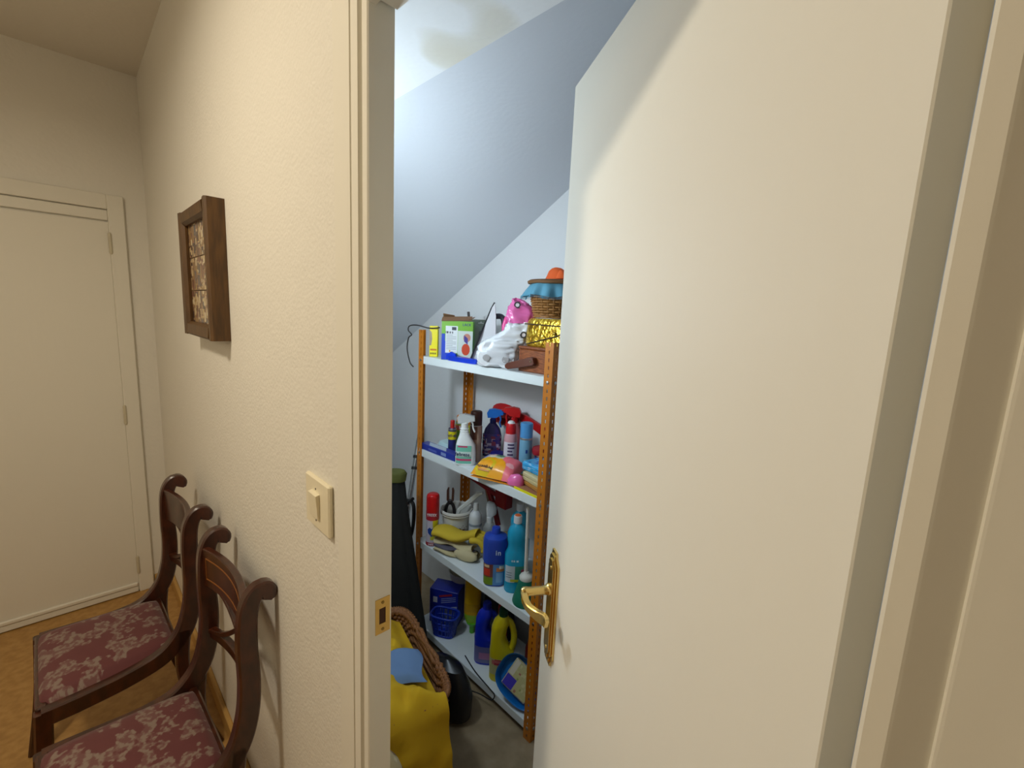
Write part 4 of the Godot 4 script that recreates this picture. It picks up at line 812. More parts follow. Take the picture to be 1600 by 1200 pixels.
func third_shelf() -> void:
	var y: float = SY[2] + 0.0005
	var t := thing("aerosol_can", "tall red capped spray can with a coloured heart label at the post", "spray can", Vector3(-1.650, y, -0.848), 47.0)
	part("can", B.new().lathe([[0.028, 0.0], [0.030, 0.004], [0.030, 0.166], [0.028, 0.172]], 28), mat(col(206, 196, 206), 0.3), t)
	part("cap", B.new().lathe([[0.0305, 0.166], [0.0305, 0.235], [0.028, 0.246], [0.022, 0.251], [0.0001, 0.252]], 28), mat(col(206, 18, 22), 0.3), t)
	part("label", sheet(0.0302, 0.0302, 0.128, 0.168, 0, 180), mat(col(186, 40, 56), 0.35), t)
	part("label", sheet(0.0302, 0.0302, 0.090, 0.128, 30, 80), mat(col(222, 206, 30), 0.35), t); part("label", sheet(0.0302, 0.0302, 0.002, 0.018, 0, 180), mat(col(176, 20, 36), 0.35), t)
	part("label", sheet(0.0302, 0.0302, 0.032, 0.060, 60, 100), mat(col(214, 206, 60), 0.35), t)
	part("heart", B.new().prism([Vector2(0.0, 0.048), Vector2(0.016, 0.068), Vector2(0.018, 0.088), Vector2(0.010, 0.094), Vector2(0.0, 0.086), Vector2(-0.010, 0.094), Vector2(-0.018, 0.086), Vector2(-0.016, 0.068)], 0.0285, 0.0315), mat(col(30, 70, 156), 0.35), t)
	words("TREEX", 0.018, Vector3(0, 0.157, 0.0316), mat(col(240, 236, 236), 0.5), t, Vector3.ZERO, 0.85)
	words("TREEX", 0.013, Vector3(0, 0.010, 0.0316), mat(col(240, 236, 236), 0.5), t, Vector3.ZERO, 0.85)
	# white pot of tools
	t = thing("utensil_pot", "white ceramic pot with a worn brown motif holding tools", "pot", Vector3(-1.622, y, -0.970), 45.0)
	part("pot", B.new().lathe([[0.055, 0.0], [0.062, 0.004], [0.070, 0.130], [0.072, 0.132], [0.080, 0.136], [0.080, 0.152], [0.076, 0.158], [0.070, 0.154], [0.066, 0.13], [0.058, 0.012], [0.0001, 0.010]], 36), mat(col(222, 220, 212), 0.35), t)
	part("rim_line", B.new().lathe([[0.0802, 0.142], [0.0808, 0.144], [0.0802, 0.146]], 36, Transform3D(), false), mat(col(120, 110, 100), 0.5), t)
	var mim := Image.create(64, 40, false, Image.FORMAT_RGB8); mim.fill(col(222, 220, 212))
	for q in 60:
		var px := int(rng.randfn(34, 11)); mim.fill_rect(Rect2i(px, int(rng.randfn(20, 7)), rng.randi_range(2, 5), rng.randi_range(1, 4)), [col(96, 50, 34), col(140, 96, 70), col(70, 50, 40)][rng.randi_range(0, 2)])
	part("motif", sheet(0.0645, 0.0645, 0.045, 0.095, 30, 100, 2.0, 0.0675, 0.0675), printed(mim), t)
	t = thing("pliers", "dark pliers standing handles down in the white pot", "pliers", Vector3(-1.650, y + 0.02, -0.950), 40.0)
	var dk := mat(col(34, 30, 30), 0.45)
	for s in [-1, 1]: part("grip", B.new().tube(curve([Vector3(0.020 * s, 0.0, 0), Vector3(0.026 * s, 0.07, 0), Vector3(0.018 * s, 0.135, 0), Vector3(0.004 * s, 0.16, 0)], 4), 0.008), dk, t)
	for s in [-1, 1]: part("jaw", B.new().bar([Vector3(-0.006 * s, 0.155, 0), Vector3(0.012 * s, 0.172, 0), Vector3(0.013 * s, 0.22, 0), Vector3(0.010 * s, 0.234, 0)], Vector3.BACK, 0.006, [0.006, 0.006, 0.005, 0.003]), mat(col(92, 60, 52), 0.4, 0.4), t)
	part("pivot", B.new().ball(Vector3(0, 0.163, 0.004), Vector3(0.014, 0.014, 0.008)), dk, t)
	t = thing("scraper", "white handled scraper leaning out of the white pot", "scraper", Vector3(-1.598, y + 0.02, -0.982), 40.0)
	part("handle", B.new().bar([Vector3(-0.035, 0.02, 0), Vector3(-0.015, 0.13, 0), Vector3(0.03, 0.17, 0), Vector3(0.075, 0.215, 0), Vector3(0.10, 0.225, 0)], Vector3.BACK, [0.008, 0.010, 0.012, 0.013, 0.006], [0.007, 0.009, 0.010, 0.010, 0.005]), mat(col(224, 224, 216), 0.4), t)
	t = thing("white_bottle", "small white bottle with a narrow cap beside the white pot", "bottle", Vector3(-1.515, y, -1.000), 40.0)
	part("bottle", B.new().lathe([[0.029, 0.0], [0.031, 0.004], [0.031, 0.135], [0.029, 0.150], [0.020, 0.165], [0.013, 0.172]], 24), mat(col(222, 224, 226), 0.4), t)
	part("cap", B.new().lathe([[0.0125, 0.170], [0.0115, 0.205], [0.009, 0.208], [0.0001, 0.208]], 18), mat(col(216, 216, 212), 0.4), t)
	part("band", sheet(0.031, 0.031, 0.10, 0.112, 0, 180), mat(col(150, 160, 170), 0.4), t)
	t = thing("spray_bottle", "clear spray bottle with a white rounded trigger head", "spray bottle", Vector3(-1.425, y, -1.010), 40.0)
	part("bottle", B.new().lathe([[0.030, 0.0], [0.032, 0.004], [0.032, 0.11], [0.022, 0.135], [0.013, 0.145]], 24), clear(col(200, 205, 200), 0.35), t)
	part("collar", B.new().lathe([[0.015, 0.143], [0.0155, 0.17], [0.011, 0.174]], 18), mat(col(212, 214, 214), 0.4), t)
	part("spray_head", B.new().loft([[0.170, 0.014, 0.012, 2.0], [0.186, 0.024, 0.014, 2.4, 0.006], [0.215, 0.026, 0.014, 2.4, 0.006], [0.238, 0.018, 0.011, 2.2, 0.0], [0.244, 0.006, 0.005, 2.0, -0.004]], 22), mat(col(206, 210, 214), 0.35), t)
	# red metal bracket hanging from the shelf above
	t = thing("sealant_gun", "dark red metal sealant gun hanging under the second shelf", "tool", Vector3(-1.545, 0.73, -1.06), 0.0)
	var rm := mat(col(140, 14, 20), 0.4)
	part("frame_bar", B.new().box(Vector3(-0.005, 0.052, 0), Vector3(0.25, 0.018, 0.014), 0.002, Basis.from_euler(Vector3(0, 0, -0.16))), rm, t)
	part("barrel", B.new().box(Vector3(0.155, 0.035, 0), Vector3(0.075, 0.085, 0.05), 0.006), rm, t)
	part("hook", B.new().box(Vector3(-0.02, 0.130, 0), Vector3(0.008, 0.15, 0.008), 0.001), rm, t)
	part("grip", B.new().bar([Vector3(0.05, 0.04, 0), Vector3(0.095, -0.03, 0), Vector3(0.125, -0.11, 0)], Vector3.BACK, 0.010, 0.011), rm, t)
	part("lever", B.new().bar([Vector3(0.03, 0.045, 0), Vector3(0.055, -0.02, 0), Vector3(0.07, -0.08, 0)], Vector3.BACK, 0.006, 0.006), mat(col(150, 120, 96), 0.4), t)
	# work gloves and folded cloths
	t = thing("folded_cloth", "folded beige and striped rags under the yellow work glove", "cloth", Vector3(-1.490, y + 0.002, -0.880), 22.0)
	var cl := [col(196, 182, 138), col(90, 86, 100), col(206, 192, 150)]
	for q in 3:
		var fold := B.new(); var rr: Array = []
		for i in 13:
			var r := PackedVector3Array(); var f := i / 12.0
			for j in 12:
				var a := TAU * j / 12
				r.append(Vector3(lerpf(-0.115, 0.10 - 0.01 * q, f) + 0.005 * sin(a * 2.0 + q), 0.013 + 0.018 * q + sin(a) * 0.0125 + 0.006 * sin(f * 9.0 + q * 2.0), cos(a) * (0.044 - 0.004 * q) * (0.55 + 0.45 * sin(PI * clampf(f, 0.12, 0.88))) + 0.008 * sin(f * 7.0 + q)))
			rr.append(r)
		fold.surf(rr, true, Vector3(0, 0.014 + 0.018 * q, 0))
		part("fold", fold, mat(cl[q], 0.9), t)
	part("fold", B.new().ball(Vector3(0.055, 0.024, 0.030), Vector3(0.06, 0.026, 0.022)), mat(col(206, 192, 150), 0.9), t)
	t = thing("work_glove", "thick yellow work glove lying folded on the rags", "glove", Vector3(-1.500, y + 0.056, -0.880), 22.0)
	var gl: Array = []
	for i in 15:
		var r := PackedVector3Array(); var f := i / 14.0
		for j in 18:
			var a := TAU * j / 18
			r.append(Vector3(lerpf(-0.115, 0.105, f), 0.030 + 0.030 * f * f + sin(a) * (0.024 - 0.004 * f) * (1.0 + 0.05 * sin(a * 3.0 + f * 8.0)) + 0.008 * sin(f * 8.0), cos(a) * (0.040 + 0.012 * sin(f * 5.0)) ))
		gl.append(r)
	var gm := mat(col(206, 176, 44), 0.85)
	part("cuff", B.new().surf(gl, true, Vector3(0, 0.03, 0)), gm, t)
	part("cuff_lining", B.new().ball(Vector3(-0.112, 0.030, 0), Vector3(0.004, 0.022, 0.036)), mat(col(84, 58, 20), 0.9), t)
	for q in 4: part("finger", B.new().tube(curve([Vector3(0.085, 0.055 - 0.004 * q, -0.03 + 0.02 * q), Vector3(0.125, 0.050, -0.034 + 0.021 * q), Vector3(0.150, 0.022, -0.034 + 0.020 * q), Vector3(0.140, 0.0, -0.030 + 0.018 * q)], 4), [0.013, 0.0135, 0.0135, 0.0135, 0.0135, 0.0135, 0.0135, 0.013, 0.013, 0.012, 0.011, 0.009, 0.005]), gm, t)
	t = thing("rag", "crumpled tan rag at the back of the third shelf", "cloth", Vector3(-1.325, y, -1.030), 0.0)
	part("cloth", B.new().loft([[0.0, 0.062, 0.050, 2.4], [0.04, 0.060, 0.046, 2.2, 0.002], [0.085, 0.045, 0.036, 2.0, 0.004], [0.115, 0.024, 0.02, 2.0, -0.01], [0.122, 0.004, 0.004, 2.0, -0.012]], 14), mat(col(150, 132, 84), 0.95), t)
	# blue jug
	t = thing("cleaner_bottle", "big opaque blue cleaner bottle with a round stopper and bright label", "bottle", Vector3(-1.232, y, -0.868), 47.0)
	part("bottle", B.new().loft([[0.0, 0.042, 0.040, 3.2], [0.006, 0.045, 0.043, 3.2], [0.100, 0.047, 0.044, 3.0], [0.104, 0.050, 0.046, 2.6], [0.188, 0.051, 0.047, 2.4], [0.202, 0.046, 0.043, 2.2], [0.210, 0.030, 0.029, 2.0], [0.214, 0.020, 0.020, 2.0]], 36), mat(col(36, 70, 176), 0.35), t)
	part("stopper", B.new().lathe([[0.019, 0.212], [0.018, 0.232], [0.016, 0.238], [0.0001, 0.240]], 24), mat(col(40, 72, 186), 0.35), t)
	var jim := Image.create(64, 64, false, Image.FORMAT_RGB8); jim.fill(col(86, 140, 196))
	jim.fill_rect(Rect2i(0, 0, 30, 64), col(120, 66, 60)); jim.fill_rect(Rect2i(4, 14, 22, 22), col(206, 60, 40)); jim.fill_rect(Rect2i(0, 40, 30, 24), col(120, 150, 40)); jim.fill_rect(Rect2i(6, 2, 18, 8), col(226, 196, 150)); jim.fill_rect(Rect2i(34, 10, 22, 12), col(226, 130, 60)); jim.fill_rect(Rect2i(38, 4, 14, 10), col(226, 214, 190)); jim.fill_rect(Rect2i(34, 26, 16, 30), col(130, 180, 220)); jim.fill_rect(Rect2i(54, 20, 10, 44), col(140, 100, 150))
	part("label", sheet(0.0452, 0.0432, 0.008, 0.098, 20, 160, 3.2, 0.0468, 0.0440), printed(jim), t)
	words("in", 0.026, Vector3(0.012, 0.150, 0.0482), mat(col(196, 214, 236), 0.5), t)
	t = thing("cleaner_bottle", "light blue bottle half hidden behind the big blue bottle", "bottle", Vector3(-1.308, y, -0.935), 47.0)
	part("bottle", B.new().loft([[0.0, 0.038, 0.028, 3.0], [0.10, 0.038, 0.028, 3.0], [0.135, 0.026, 0.022, 2.4], [0.150, 0.012, 0.012, 2.0], [0.162, 0.012, 0.012, 2.0]], 24), mat(col(60, 140, 200), 0.35), t)
	part("label", sheet(0.038, 0.028, 0.072, 0.092, 60, 170, 3.0), mat(col(206, 170, 150), 0.4), t); part("label", sheet(0.038, 0.028, 0.020, 0.050, 60, 170, 3.0), mat(col(40, 90, 170), 0.4), t)
	# two turquoise bottles
	for q in 2:
		t = thing("floor_cleaner_bottle", ["large turquoise floor cleaner bottle with an orange topped white cap", "turquoise floor cleaner bottle with a plain white cap against the wall"][q], "bottle", [Vector3(-1.138, y, -0.895), Vector3(-1.212, y, -0.985)][q], [47.0, 60.0][q], "turquoise cleaner bottles")
		var aq := mat(col(26, 158, 196), 0.22)
		part("bottle", B.new().loft([[0.0, 0.040, 0.032, 3.0], [0.006, 0.044, 0.035, 3.0], [0.12, 0.045, 0.036, 2.8], [0.155, 0.045, 0.036, 2.6], [0.175, 0.036, 0.032, 2.3], [0.198, 0.033, 0.030, 2.2], [0.212, 0.038, 0.033, 2.2], [0.245, 0.039, 0.034, 2.2], [0.268, 0.030, 0.028, 2.0], [0.282, 0.015, 0.015, 2.0], [0.290, 0.014, 0.014, 2.0]], 32), aq, t)
		part("cap", B.new().lathe([[0.0165, 0.286], [0.0165, 0.312], [0.015, 0.316], [0.0001, 0.316]], 22), mat(col(224, 226, 228), 0.4), t)
		if q == 0: part("cap_disc", B.new().lathe([[0.0125, 0.316], [0.0125, 0.3172], [0.0001, 0.3172]], 20), mat(col(236, 110, 50), 0.4), t)
		if q == 0:
			part("label", sheet(0.0445, 0.0355, 0.048, 0.118, 92, 150, 2.8, 0.0452, 0.0362), mat(col(196, 206, 212), 0.4), t)
			part("label", sheet(0.0445, 0.0355, 0.048, 0.118, 40, 92, 2.8, 0.0452, 0.0362), mat(col(60, 140, 120), 0.4), t)
			for r in 4: part("label", sheet(0.0449, 0.0359, 0.068 + 0.010 * r, 0.071 + 0.010 * r, 104, 140, 2.8, 0.0450, 0.0360), mat(col(110, 124, 136), 0.4), t)
			part("label", sheet(0.0449, 0.0359, 0.080, 0.105, 52, 72, 2.8, 0.0453, 0.0363), mat(col(176, 70, 96), 0.4), t); part("label", sheet(0.0449, 0.0359, 0.052, 0.062, 76, 110, 2.8), mat(col(190, 190, 60), 0.4), t)
			for r in 3: part("printed_line", sheet(0.0452, 0.0362, 0.136, 0.144, 84 + 9 * r, 90 + 9 * r, 2.7), mat(col(196, 226, 236), 0.4), t)
	# plunger
	t = thing("plunger", "sink plunger with a dark green rubber cup and a slim white handle", "plunger", Vector3(-1.052, y, -0.866), 0.0)
	part("cup", B.new().lathe([[0.048, 0.0], [0.050, 0.006], [0.047, 0.02], [0.036, 0.060], [0.028, 0.092], [0.024, 0.098]], 32), mat(col(8, 108, 84), 0.5), t)
	part("collar", B.new().lathe([[0.014, 0.094], [0.026, 0.097], [0.027, 0.106], [0.022, 0.114], [0.012, 0.120], [0.009, 0.128]], 26), mat(col(214, 210, 200), 0.5), t)
	part("handle", B.new().lathe([[0.0075, 0.120], [0.0065, 0.24], [0.006, 0.375], [0.007, 0.382], [0.003, 0.386]], 16, turned(Vector3.ZERO, Vector3(0, 0, 1.5))), mat(col(216, 212, 202), 0.5), t)
	t = thing("white_bottle", "tall narrow white bottle behind the plunger", "bottle", Vector3(-1.022, y, -0.968), 30.0)
	part("bottle", B.new().loft([[0.0, 0.030, 0.024, 2.6], [0.13, 0.030, 0.024, 2.6], [0.17, 0.018, 0.018, 2.2], [0.20, 0.011, 0.011, 2.0]], 22), mat(col(206, 212, 216), 0.4), t)
	part("cap", B.new().lathe([[0.012, 0.195], [0.010, 0.225], [0.0001, 0.227]], 16), mat(col(214, 216, 216), 0.4), t)
	t = thing("green_bottle", "yellow green bottle at the end of the third shelf", "bottle", Vector3(-0.966, y, -0.930), 30.0)
	part("bottle", B.new().loft([[0.0, 0.018, 0.026, 2.6], [0.12, 0.018, 0.026, 2.6], [0.15, 0.011, 0.014, 2.2], [0.17, 0.010, 0.010, 2.0]], 22), mat(col(140, 150, 20), 0.4), t)
	part("cap", B.new().lathe([[0.011, 0.166], [0.011, 0.184], [0.0001, 0.186]], 16), mat(col(50, 90, 30), 0.4), t)

func handled_bottle(label: String, at: Vector3, turn: float, body: Color, cap: Color, h: float) -> Node3D:
	var t := thing("detergent_bottle", label, "bottle", at, turn)
	var m := mat(body, 0.3)
	var s := h / 0.32
	# body with a real grip hole: solid column, arched grip and base
	part("body", B.new().loft([[0.0, 0.046, 0.032, 3.0], [0.008, 0.050, 0.035, 3.0], [0.11 * s, 0.051, 0.036, 2.8], [0.135 * s, 0.052, 0.036, 2.6], [0.150 * s, 0.040, 0.034, 2.4, -0.010], [0.19 * s, 0.031, 0.032, 2.3, -0.018], [0.235 * s, 0.034, 0.033, 2.3, -0.013], [0.262 * s, 0.034, 0.030, 2.2, -0.004], [0.284 * s, 0.020, 0.020, 2.0], [0.292 * s, 0.016, 0.016, 2.0]], 32), m, t)
	part("grip", B.new().tube(curve([Vector3(0.006, 0.272 * s, 0), Vector3(0.032, 0.255 * s, 0), Vector3(0.046, 0.215 * s, 0), Vector3(0.048, 0.170 * s, 0), Vector3(0.036, 0.128 * s, 0)], 5), [0.012, 0.013, 0.013, 0.0135, 0.0135, 0.0135, 0.0135, 0.0135, 0.0135, 0.0135, 0.0135, 0.0135, 0.0135, 0.0135, 0.0135, 0.014, 0.014, 0.014, 0.015, 0.016, 0.017], 12), m, t)
	part("cap", B.new().lathe([[0.019, 0.286 * s], [0.019, 0.312 * s], [0.016, 0.318 * s], [0.0001, 0.32 * s]], 22), mat(cap, 0.4), t)
	return t

func bottom_shelf() -> void:
	var y: float = SY[3] + 0.0005
	# detergent carton with white bowls on top
	var t := thing("detergent_box", "blue detergent carton with a white label and red print on the bottom shelf", "box", Vector3(-1.640, y, -0.940), 30.0)
	part("box", B.new().box(Vector3(0, 0.0905, 0), Vector3(0.15, 0.181, 0.09), 0.002), mat(col(24, 40, 150), 0.4), t)
	part("label", B.new().prism([Vector2(-0.05, 0.01), Vector2(0.07, 0.01), Vector2(0.07, 0.11), Vector2(-0.05, 0.075)], 0.0451, 0.0458), mat(col(176, 186, 206), 0.4), t)
	part("label", B.new().box(Vector3(0.01, 0.156, 0.0454), Vector3(0.07, 0.010, 0.0006), 0.0, Basis.from_euler(Vector3(0, 0, 0.3))), mat(col(170, 40, 50), 0.4), t)
	part("label", B.new().box(Vector3(-0.045, 0.125, 0.0454), Vector3(0.022, 0.03, 0.0006)), mat(col(196, 196, 206), 0.4), t)
	for q in 3: part("label", B.new().box(Vector3(0.025, 0.125 + 0.010 * q, 0.0454), Vector3(0.08, 0.003, 0.0006), 0.0, Basis.from_euler(Vector3(0, 0, 0.3))), mat(col(150, 160, 200), 0.4), t)
	t = thing("white_box", "plain white carton behind the blue detergent carton", "box", Vector3(-1.642, y, -1.068), 0.0)
	part("box", B.new().box(Vector3(0, 0.075, 0), Vector3(0.15, 0.15, 0.08), 0.003), mat(col(206, 204, 198), 0.6), t)
	for q in 2:
		t = thing("plastic_bowl", ["white plastic bowl stacked on the white carton", "cream plastic bowl nested on top of the white bowl"][q], "bowl", Vector3(-1.648, y + 0.1505 + 0.040 * q, -1.040), 0.0, "stacked bowls under the third shelf")
		part("bowl", B.new().lathe([[0.035, 0.0], [0.045, 0.004], [0.062, 0.035], [0.069, 0.072], [0.072, 0.075], [0.066, 0.073], [0.058, 0.036], [0.040, 0.008], [0.0001, 0.006]], 36), mat([col(216, 214, 208), col(206, 198, 170)][q], 0.4), t)
	t = thing("black_sack_or_gap_fill", "added black bag shape standing in for the dark gap at the back of the bottom shelf", "bag", Vector3(-1.388, y, -1.055), 0.0)  # added black form, stands in for the shaded void between the bottles
	part("bag", B.new().loft([[0.0, 0.075, 0.045, 2.4], [0.02, 0.085, 0.055, 2.4], [0.14, 0.088, 0.056, 2.2, 0.004], [0.24, 0.070, 0.046, 2.2, -0.006], [0.31, 0.04, 0.026, 2.0, 0.01], [0.335, 0.008, 0.006, 2.0, 0.014]], 22), mat(col(16, 16, 20), 0.5), t)
	# blue pierced basket
	t = thing("plastic_basket", "blue plastic basket with pierced sides lying in front of the detergent carton", "basket", Vector3(-1.560, y, -0.868), 30.0)
	var bl := mat(col(20, 52, 168), 0.3); var bk := B.new()
	var sec := func(f: float) -> Vector2: return Vector2(lerpf(0.050, 0.066, f), lerpf(0.030, 0.042, f))
	for i in 7:
		var f := i / 6.0; var q: Vector2 = sec.call(f); var ring: Array = []
		for j in 33:
			var a := TAU * j / 32; ring.append(Vector3(q.x * signf(cos(a)) * pow(absf(cos(a)), 0.6), 0.005 + 0.10 * f, q.y * signf(sin(a)) * pow(absf(sin(a)), 0.6)))
		if i % 2 == 0: bk.tube(ring, 0.0055 if i in [0, 6] else 0.004, 6, false)
	for j in 32:
		var a := TAU * j / 32; var l: Array = []
		for f in [0.0, 1.0]:
			var q: Vector2 = sec.call(f); l.append(Vector3(q.x * signf(cos(a)) * pow(absf(cos(a)), 0.6), 0.005 + 0.10 * f, q.y * signf(sin(a)) * pow(absf(sin(a)), 0.6)))
		bk.tube(l, 0.0042, 5, false)
	part("lattice", bk, bl, t)
	part("base", B.new().loft([[0.0, 0.050, 0.030, 3.3], [0.005, 0.051, 0.031, 3.3]], 32), bl, t)
	part("rim", B.new().loft([[0.100, 0.066, 0.042, 3.3], [0.101, 0.071, 0.047, 3.3], [0.108, 0.071, 0.047, 3.3], [0.109, 0.064, 0.040, 3.3]], 32, Transform3D(), false), bl, t)
	# yellow bottle standing on its green cap
	t = thing("squeeze_bottle", "yellow dish soap bottle standing upside down on its green cap", "bottle", Vector3(-1.480, y, -0.972), 40.0)
	part("cap", B.new().lathe([[0.010, 0.0], [0.012, 0.002], [0.013, 0.034], [0.016, 0.040], [0.026, 0.052], [0.030, 0.062]], 24), mat(col(96, 196, 40), 0.35), t)
	part("shoulder", B.new().loft([[0.060, 0.031, 0.022, 2.2], [0.085, 0.038, 0.026, 2.4], [0.110, 0.040, 0.028, 2.6]], 28), mat(col(150, 200, 20), 0.3), t)
	part("bottle", B.new().loft([[0.108, 0.040, 0.028, 2.6], [0.18, 0.040, 0.028, 2.6], [0.26, 0.039, 0.027, 2.8], [0.315, 0.037, 0.026, 3.0], [0.322, 0.030, 0.020, 3.0]], 28), mat(col(216, 168, 10), 0.3), t)
	part("label", sheet(0.040, 0.028, 0.125, 0.165, 40, 140, 2.6), mat(col(196, 150, 16), 0.35), t)
	# detergents
	t = handled_bottle("dark blue detergent bottle with a moulded grip on the bottom shelf", Vector3(-1.305, y, -0.905), 40.0, col(18, 44, 190), col(20, 40, 170), 0.285)
	part("label", sheet(0.050, 0.035, 0.012, 0.090, 30, 150, 3.0, 0.051, 0.036), mat(col(110, 110, 170), 0.4), t); part("label", sheet(0.0504, 0.0354, 0.030, 0.062, 40, 110, 3.0, 0.0508, 0.0358), mat(col(176, 120, 170), 0.4), t)
	t = handled_bottle("yellow detergent bottle with a dark green cap and pink label", Vector3(-1.190, y, -0.892), 40.0, col(214, 196, 24), col(10, 66, 40), 0.325)
	part("label", sheet(0.050, 0.035, 0.036, 0.110, 30, 150, 3.0, 0.0512, 0.0362), mat(col(196, 190, 130), 0.4), t); part("label", sheet(0.0505, 0.0355, 0.076, 0.104, 50, 128, 3.0, 0.0512, 0.0364), mat(col(206, 110, 110), 0.4), t); part("label", sheet(0.0508, 0.0358, 0.098, 0.108, 60, 110, 3.0, 0.0512, 0.0366), mat(col(196, 30, 36), 0.4), t)
	part("label", sheet(0.0512, 0.0362, 0.082, 0.092, 64, 112, 3.0, 0.0514, 0.0364), mat(col(186, 60, 70), 0.4), t)
	t = thing("red_bottle", "slim red bottle behind the blue and yellow detergent bottles", "bottle", Vector3(-1.300, y, -1.000), 0.0)
	part("bottle", B.new().lathe([[0.022, 0.0], [0.023, 0.004], [0.023, 0.22], [0.018, 0.245], [0.014, 0.255]], 22), mat(col(190, 34, 20), 0.35), t)
	part("cap", B.new().lathe([[0.016, 0.252], [0.016, 0.295], [0.013, 0.298], [0.0001, 0.298]], 20), mat(col(200, 40, 24), 0.35), t)
	t = thing("dark_bottle", "dark red and green bottle at the back of the bottom shelf", "bottle", Vector3(-1.085, y, -0.975), 30.0)
	part("bottle", B.new().loft([[0.0, 0.034, 0.028, 2.6], [0.16, 0.034, 0.028, 2.6], [0.20, 0.022, 0.02, 2.2], [0.225, 0.014, 0.014, 2.0]], 22), mat(col(110, 26, 24), 0.35), t)
	part("cap", B.new().lathe([[0.016, 0.222], [0.016, 0.25], [0.0001, 0.252]], 18), mat(col(20, 90, 80), 0.4), t)
	t = thing("navy_bottle", "tall navy bottle at the end of the bottom shelf", "bottle", Vector3(-0.985, y, -0.990), 30.0)
	part("bottle", B.new().loft([[0.0, 0.032, 0.026, 2.6], [0.20, 0.032, 0.026, 2.6], [0.24, 0.02, 0.018, 2.2], [0.27, 0.012, 0.012, 2.0]], 22), mat(col(20, 26, 110), 0.35), t)
	part("cap", B.new().lathe([[0.014, 0.266], [0.014, 0.30], [0.0001, 0.302]], 18), mat(col(24, 30, 120), 0.4), t)
	# blue tub leaning with its lid side out, packet on it
	t = thing("plastic_tub", "oval blue plastic tub leaning with a patterned packet inside", "tub", Vector3(-1.052, y, -0.870), 30.0)
	var lean := Transform3D(Basis.from_euler(Vector3(deg_to_rad(62), 0, 0)), Vector3(0, 0.090, 0.0)) * Transform3D(Basis.from_euler(Vector3(0, -0.5, 0)), Vector3.ZERO)
	part("tub", B.new().loft([[-0.028, 0.080, 0.062, 2.6], [-0.024, 0.086, 0.068, 2.6], [0.018, 0.100, 0.080, 2.6], [0.022, 0.102, 0.082, 2.6], [0.018, 0.096, 0.076, 2.6], [-0.010, 0.088, 0.070, 2.6]], 36, lean), mat(col(20, 110, 186), 0.3), t)
	var tim := Image.create(64, 64, false, Image.FORMAT_RGB8); tim.fill(col(190, 184, 130))
	for q in 40: tim.fill_rect(Rect2i(rng.randi_range(0, 60), rng.randi_range(0, 60), rng.randi_range(3, 8), rng.randi_range(3, 8)), [col(150, 160, 90), col(170, 110, 90), col(206, 200, 150), col(196, 190, 140)][rng.randi_range(0, 3)])
	tim.fill_rect(Rect2i(38, 38, 26, 26), col(66, 56, 176)); tim.fill_rect(Rect2i(0, 52, 36, 12), col(214, 206, 186))
	part("packet", B.new().box(Vector3(0, 0.006, 0), Vector3(0.120, 0.016, 0.112), 0.004, Basis()), printed(tim, 0.4), t).transform = lean
	t = thing("cable", "thin black cable trailing over the bottom shelf edge", "cable", Vector3(-1.25, y, -0.80), 0.0)
	part("wire", B.new().tube(curve([Vector3(-0.13, 0.004, -0.05), Vector3(-0.03, 0.004, -0.025), Vector3(0.08, 0.004, -0.012), Vector3(0.115, 0.003, -0.006), Vector3(0.105, -0.02, 0.004), Vector3(0.03, -0.035, 0.012), Vector3(-0.08, -0.055, 0.05), Vector3(-0.16, -0.066, 0.08)], 5), 0.0024, 6), mat(col(20, 20, 22), 0.5), t)

